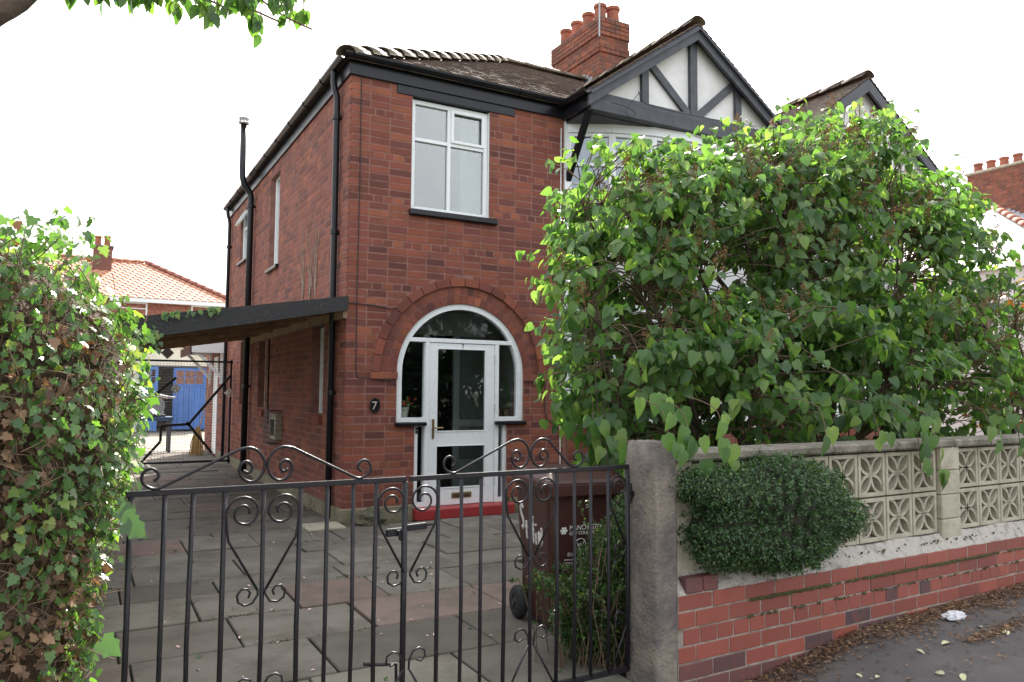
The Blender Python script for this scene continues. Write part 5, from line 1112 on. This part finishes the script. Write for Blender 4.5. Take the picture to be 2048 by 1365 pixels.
me = bpy.data.meshes.new('twig_mass'); core.to_mesh(me); core.free(); me.materials.append(M('dark_twig_mass', (.045, .030, .020), 1, c2=(.10, .06, .035), ns=28, bump=(40, 1, .03))); o = bpy.data.objects.new('twig_mass', me); col.objects.link(o); setparent(o, iv)
gi, di, it_ = [], [], []
def face_pt():
    k = rnd()
    if k < .55:
        z = ru(-.05, 1.95); xr_ = ivx(z, -5.2); x = xr_ - 1.4 * rnd() ** 1.3; t_ = max(0, 1 - (xr_ - x) / .34)
        return V((x, -5.24 + .34 * t_ ** 2.2 - .04 * math.sin(z * 5 + x * 7), z)), V((1.3 * t_, -1 + .45 * t_, .15 + .25 * max(0, z - 1.5))).normalized(), 'front'
    if k < .82: z = ru(-.05, 1.9); y = -4.95 + 4.75 * rnd() ** 1.5; return V((ivx(z, y), y, z)), V((1, -.1, .25)), 'side'
    y = -5.2 + 5 * rnd() ** 1.4; x = ru(-3.6, -2.35); return V((x, y, 1.87 + .05 * math.sin(x * 6 + y * 3))), V((.2, -.2, 1)), 'top'
def clump(p): return math.sin(p.x * 7.3 + p.z * 5.1) + math.sin(p.z * 8.7 - p.x * 4.2 + 1.3) + math.sin(p.y * 5 + p.z * 3)
stm = MB()
for i in range(15000):
    p, nm, wh = face_pt(); g_ = clump(p); t2 = max(0, 1 - (ivx(p.z, -5.2) - p.x) / .3); green = (.24 + .36 * (p.z - .8) + .17 * g_ + .4 * t2) if wh == 'front' else .88
    p = p + nm * ru(-.07, .035) + rv(.012); tip = V((ru(-.8, .8), ru(-.4, .4), -.9)) + nm * ru(0, .9); fn = nm + rv(.45)
    if rnd() < green: gi.append((p + nm * .015, orient(tip, fn), ru(.017, .04) * (1.15 if wh != 'front' else 1)))
    elif wh == 'front' or rnd() < .25: di.append((p - nm * .02, orient(tip + rv(.5), fn + rv(.4)), ru(.016, .04)))
    if wh == 'front' and p.z < 1.8 and rnd() < .34:
        d = (rv() + V((0, 0, .4))).normalized(); q = p - nm * .01; stm.tube(smooth_path([q, q + d * .05 + nm * .02, q + d * .1 + rv(.02)], 2), ru(.001, .0024), 3, False)
for q in ((-2.27, -5.1, 1.0, .075), (-2.25, -5.14, .96, .085), (-2.31, -5.18, .60, .08), (-2.34, -5.2, .36, .06)): gi.append((V(q[:3]), orient(V((.8, -.2, -.7)), V((.3, -1, .25))), q[3]))
a, b = split_leaves(gi, 300); leaf_parts(a, T_IVY, ivy_m, iv, 'leaf'); leaves_mesh('foliage', T_IVY, b, ivy_m, iv); leaves_mesh('dead_leaves', T_IVY, di, deadleaf_m, iv)
sto = stm.build_fast('stems', twig_m, iv); tag(sto, kind='stuff')
# ivy trailing from the carport beam
tr_ = [];
for i in range(90):
    x = ru(-2.1, -1.75) if rnd() < .5 else ru(-2.3, -1.3); hang_ = ru(.1, .34) if -2.1 < x < -1.78 else ru(-.02, .03); tr_.append((V((x, -.13 + ru(-.02, .05), cz_(x) - hang_)), orient(V((ru(-.5, .5), -.3, -1)), V((0, -1, .5)) + rv(.3)), ru(.03, .06)))
tv = thing('trailing_ivy', 'ivy sprig dangling from the black carport beam', 'ivy', (-1.95, -.12, 1.9)); leaves_mesh('foliage', T_IVY, tr_, ivy_m, tv)
MB().tube(smooth_path([(-2.4, -.11, cz_(-2.4) + .01), (-2.0, -.115, cz_(-2) + .012), (-1.94, -.13, cz_(-1.94) - .1), (-1.92, -.13, cz_(-1.92) - .33)], 4), .004, 4).build('stem', twig_m, tv)

# clipped bush growing through the screen wall
bx_ = thing('box_bush', 'dense dark clipped bush growing out through the pierced wall', 'bush', tuple(wp(.68, .5, -.05)))
Tb = Matrix.Translation(wp(.585, .765, .0)) @ Matrix.Rotation(WA, 4, 'Z'); bi = []
def blob(d):
    k = 1 + .07 * math.sin(d.x * 6 + 1) + .06 * math.sin(d.z * 7 + d.x * 3) + .05 * math.sin(d.y * 8 + d.z * 5); return V((d.x * (.60 + (.09 * d.x if d.z < .3 else -.02 * d.x)) * k, d.y * .22 * k, d.z * (.285 - .03 * d.x) * k - .01 * d.x))
def sq(d):
    s_ = lambda a, p: math.copysign(abs(a) ** p, a); return V((s_(d.x, .66), s_(d.y, .8), s_(d.z, .66)))
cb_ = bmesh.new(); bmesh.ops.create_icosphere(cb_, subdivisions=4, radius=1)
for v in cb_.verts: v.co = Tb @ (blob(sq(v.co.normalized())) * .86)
me = bpy.data.meshes.new('twig_mass'); cb_.to_mesh(me); cb_.free(); me.materials.append(M('dark_leaf_shade', (.018, .026, .012), 1, c2=(.03, .025, .015), ns=30, bump=(60, 1, .02))); o = bpy.data.objects.new('twig_mass', me); col.objects.link(o); setparent(o, bx_)  # dark core inside the bush, coloured as the shade between its leaves
polys = [(q.center.copy(), q.normal.copy(), q.area) for q in me.polygons if q.normal.y < .5]; cen = Tb.translation
for (pc_, nm, _) in random.choices(polys, [q[2] for q in polys], k=24000):
    d = nm; p = cen + (pc_ - cen) * (ru(.97, 1.17) if rnd() < .97 else ru(1.15, 1.27)) + rv(.01); bi.append((p, orient(rv() + nm * .7, nm + rv(.5)), ru(.013, .023)))
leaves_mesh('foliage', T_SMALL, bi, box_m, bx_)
# small leaved shrub behind the gate, in front of the bins
lo_ = thing('small_leaved_shrub', 'loose yellow-green shrub between the gate and the brown bin', 'bush', (.15, -4.6, 0)); li = []; ls = MB()
for i in range(210):
    b = V((.06 + random.gauss(0, .12), -4.58 + random.gauss(0, .10), .0)); ang = ru(0, 6.28); h_ = ru(.25, .9); ln_ = ru(.08, .34); tip = b + V((ln_ * math.cos(ang) * .9, ln_ * math.sin(ang) * .6, h_))
    if tip.x < -.38: tip.x = -.38 + ru(0, .1)
    if rnd() < .9: tip.z = min(tip.z, (.46 + 2.0 * max(0, tip.x - .0)) * ru(.8, 1))
    path = smooth_path([b, b.lerp(tip, .6) + V((0, 0, .12)), tip], 5); ls.tube(path, [.004, .0036, .0034, .003, .003, .0026, .0023, .002, .0018, .0016, .0014], 3, False)
    for p0, p1 in zip(path[2:], path[3:]):
        for k in range(5): d = (p1 - p0).normalized(); p = p0.lerp(p1, rnd()); li.append((p, orient(d * .5 + rv(.6), V((0, 0, 1)) + rv(.4)), ru(.016, .03)))
for i in range(8500):
    d = rv().normalized(); p = V((.06 + d.x * .28 * ru(.5, 1), -4.56 + d.y * .26 * ru(.5, 1), .2 + d.z * .26 * ru(.4, 1))); p.z += max(0, p.x - .0) * 2.0 * (p.z > .12)
    if p.z > .01: li.append((p, orient(d + rv(.5), V((0, -.2, 1)) + rv(.5)), ru(.015, .028)))
leaves_mesh('foliage', T_SMALL, li, loni_m, lo_); so_ = ls.build_fast('stems', twig_m, lo_); tag(so_, kind='stuff')

# street tree whose branch hangs over the view
tree = thing('street_tree', 'street tree with drooping leafy branch overhead', 'tree', (-4.4, -6.3, -.15))
tk = MB(); tk.tube(smooth_path([(-4.4, -6.3, -.15), (-4.38, -6.25, 1.0), (-4.25, -6.1, 2.2), (-3.9, -5.7, 3.3)], 5), [.19 - .004 * i for i in range(16)], 10)
limbs = [[(-4.3, -6.15, 2.0), (-3.4, -5.0, 2.42), (-2.9, -4.55, 2.72), (-2.70, -4.5, 2.88), (-2.45, -4.45, 3.12), (-1.5, -4.3, 3.5)], [(-3.9, -5.7, 3.3), (-3.0, -5.0, 3.7), (-2.0, -4.6, 3.75), (-1.2, -4.5, 3.6)], [(-4.1, -6, 2.8), (-5.0, -5.4, 3.9), (-5.6, -4.8, 4.6)], [(-3.9, -5.7, 3.3), (-4.2, -5.6, 4.4), (-4.5, -6.2, 5.4)], [(-4.1, -6, 2.8), (-4.6, -7.2, 3.9), (-4.4, -8.2, 4.6)]]
tn = []
for l_ in limbs: pth = smooth_path(l_, 6); k = len(pth); tk.tube(pth, [.075 * (1 - .85 * i / (k - 1)) + .006 for i in range(k)], 8); tn.append(pth)
tk.build('trunk', bark_m, tree, smooth=True)
ti = []; tt = MB()
for X_ in (-2.4, -2.2, -2.0, -1.8, -1.65): tt.tube(smooth_path([(X_ - .25, -4.42, 3.3), (X_ - .05, -4.46, 3.14), (X_ + .12, -4.5, 3.07)], 3), .005, 4, False)
def sprig(p, tip, n_, sz):
    path = smooth_path([p, p.lerp(tip, .5) + V((0, 0, .05)), tip], 3); tt.tube(path, .003, 3, False)
    for i in range(n_):
        q = path[min(len(path) - 1, 1 + int(rnd() * len(path)))] + rv(.015); ti.append((q, orient(V((ru(-.6, .6), ru(-.6, .6), -1)), V((ru(-.5, .5), -.6, .5)) + rv(.3)), sz * ru(.7, 1.15)))
for X_, z_, n_ in ((-2.33, 3.02, 6), (-2.26, 3.0, 6), (-2.18, 2.98, 8), (-2.12, 2.97, 9), (-2.05, 2.96, 9), (-2.0, 2.93, 10), (-1.96, 2.95, 10), (-1.9, 3.0, 8), (-1.84, 3.0, 8), (-1.78, 2.99, 7), (-1.72, 3.03, 7), (-1.65, 3.05, 6), (-1.60, 3.02, 8), (-1.56, 3.04, 6), (-2.42, 2.99, 7), (-2.50, 2.97, 6), (-2.46, 2.97, 7), (-2.38, 2.98, 7), (-2.3, 2.96, 8), (-2.2, 2.95, 8), (-2.08, 2.93, 9), (-1.95, 2.90, 9), (-1.75, 2.94, 8), (-1.66, 2.97, 8), (-2.1, 3.02, 8), (-1.98, 3.02, 8)):
    top = V((X_ + ru(-.1, .1), -4.38 + ru(-.06, .06), 3.38)); sprig(top, V((X_, -4.5 + ru(-.08, .08), z_ + .125 - (.075 if X_ < -2.2 else 0))), n_ + 4, .08)
for pth in tn[1:]:
    for p in pth[4:]:
        for j in range(9): q = p + V((random.gauss(0, .35), random.gauss(0, .35), ru(.15, .8))); sprig(p, q, 7, .085)
a, b = split_leaves(ti, 140); leaf_parts(a, T_OVAL, cherry_m, tree, 'leaf'); leaves_mesh('crown', T_OVAL, b, cherry_m, tree); so_ = tt.build_fast('twigs', twig_m, tree); tag(so_, kind='stuff')

# ------------------------------------------------------------------ litter on the ground
def scatter(name, label, n_, fn, mat, tm=T_SMALL, sz=(.012, .03), flat=.25):
    its = []
    for i in range(n_): p = fn(); its.append((p, orient(V((ru(-1, 1), ru(-1, 1), ru(-.1, .1))), V((0, 0, 1)) + rv(flat)), ru(*sz)))
    o = leaves_mesh(name, tm, its, mat, None); tag(o, label, name.split('_')[-1], kind='stuff')
def on_drive(): return V((ru(-2.2, .2), ru(-4.9, -.3), .008))
scatter('pink_petals', 'scattered pale pink petals on the paving slabs', 90, on_drive, petal_m, T_OVAL, (.014, .028))
scatter('green_leaves', 'small fallen green leaves on the paving slabs', 45, lambda: V((ru(-2.2, .2), ru(-4.9, 1), .01)), loni_m, T_OVAL, (.025, .05))
def in_joint():
    q = random.choice(slabs_); x0, x1, y0, y1 = q
    return V((ru(x0, x1), y0, -.004)) if rnd() < .6 else V((x0, ru(y0, y1), -.004))
slabs_ = [(o_.location.x - o_.data.vertices[0].co.x * 0 - o_.dimensions.x / 2 - .006, o_.location.x + o_.dimensions.x / 2, o_.location.y - o_.dimensions.y / 2 - .006, o_.location.y + o_.dimensions.y / 2) for o_ in drive.children if o_.location.y < 4]
wd_ = [in_joint() for _ in range(60)]
scatter('joint_weeds', 'moss and small weeds in the joints of the paving', 2200, lambda: random.choice(wd_) + V((random.gauss(0, .05) if rnd() < .8 else random.gauss(0, .2), random.gauss(0, .012), ru(0, .008))), moss_m, T_SMALL, (.008, .02), .8)
def by_wall():
    s_ = ru(.3, 4.2); n_ = -abs(random.gauss(0, .065 + .05 * math.sin(s_ * 3.1) ** 2)) - .01
    if rnd() < .10: n_ = -ru(.05, .7)
    elif rnd() < .08: s_, n_ = s_ * .2 + 1.6, -.42 + random.gauss(0, .03)
    return wp(s_, pz(s_) + .0225 * n_ + .008 + ru(0, .012), n_)
scatter('brown_leaf_litter', 'brown leaf litter gathered along the foot of the garden wall', 7500, by_wall, deadleaf_m, T_SMALL, (.008, .034), .5)
scatter('pale_leaf_litter', 'pale fallen leaves lying on the asphalt pavement', 22, lambda: (lambda s_, n_: wp(s_, pz(s_) + .0225 * n_ + .012, n_))(ru(.8, 3.6), -ru(.1, .9)), M('pale_leaf', (.5, .48, .30), .8, .2), T_OVAL, (.03, .06))
def side_base(): return V((-abs(random.gauss(0, .12)) - .04, ru(.6, 6.6), .01 + ru(0, .01)))
scatter('drive_leaf_litter', 'dry leaf litter along the foot of the side wall', 500, side_base, deadleaf_m, T_SMALL, (.01, .03), .5)
pb = bmesh.new(); bmesh.ops.create_icosphere(pb, subdivisions=3, radius=1); pc = wp(2.02, pz(2.02), -.16)
for v in pb.verts: n_ = 1 + .3 * math.sin(v.co.x * 9) * math.sin(v.co.y * 8 + 1) + ru(-.12, .12); v.co = V((pc.x + v.co.x * .085 * n_, pc.y + v.co.y * .05 * n_, pc.z + max(0, .012 + v.co.z * .022 * n_)))
me = bpy.data.meshes.new('crumpled_paper'); pb.to_mesh(me); pb.free(); me.materials.append(paper_m); o = bpy.data.objects.new('crumpled_paper', me); col.objects.link(o); tag(o, 'crumpled white paper wrapper on the pavement by the wall', 'litter')
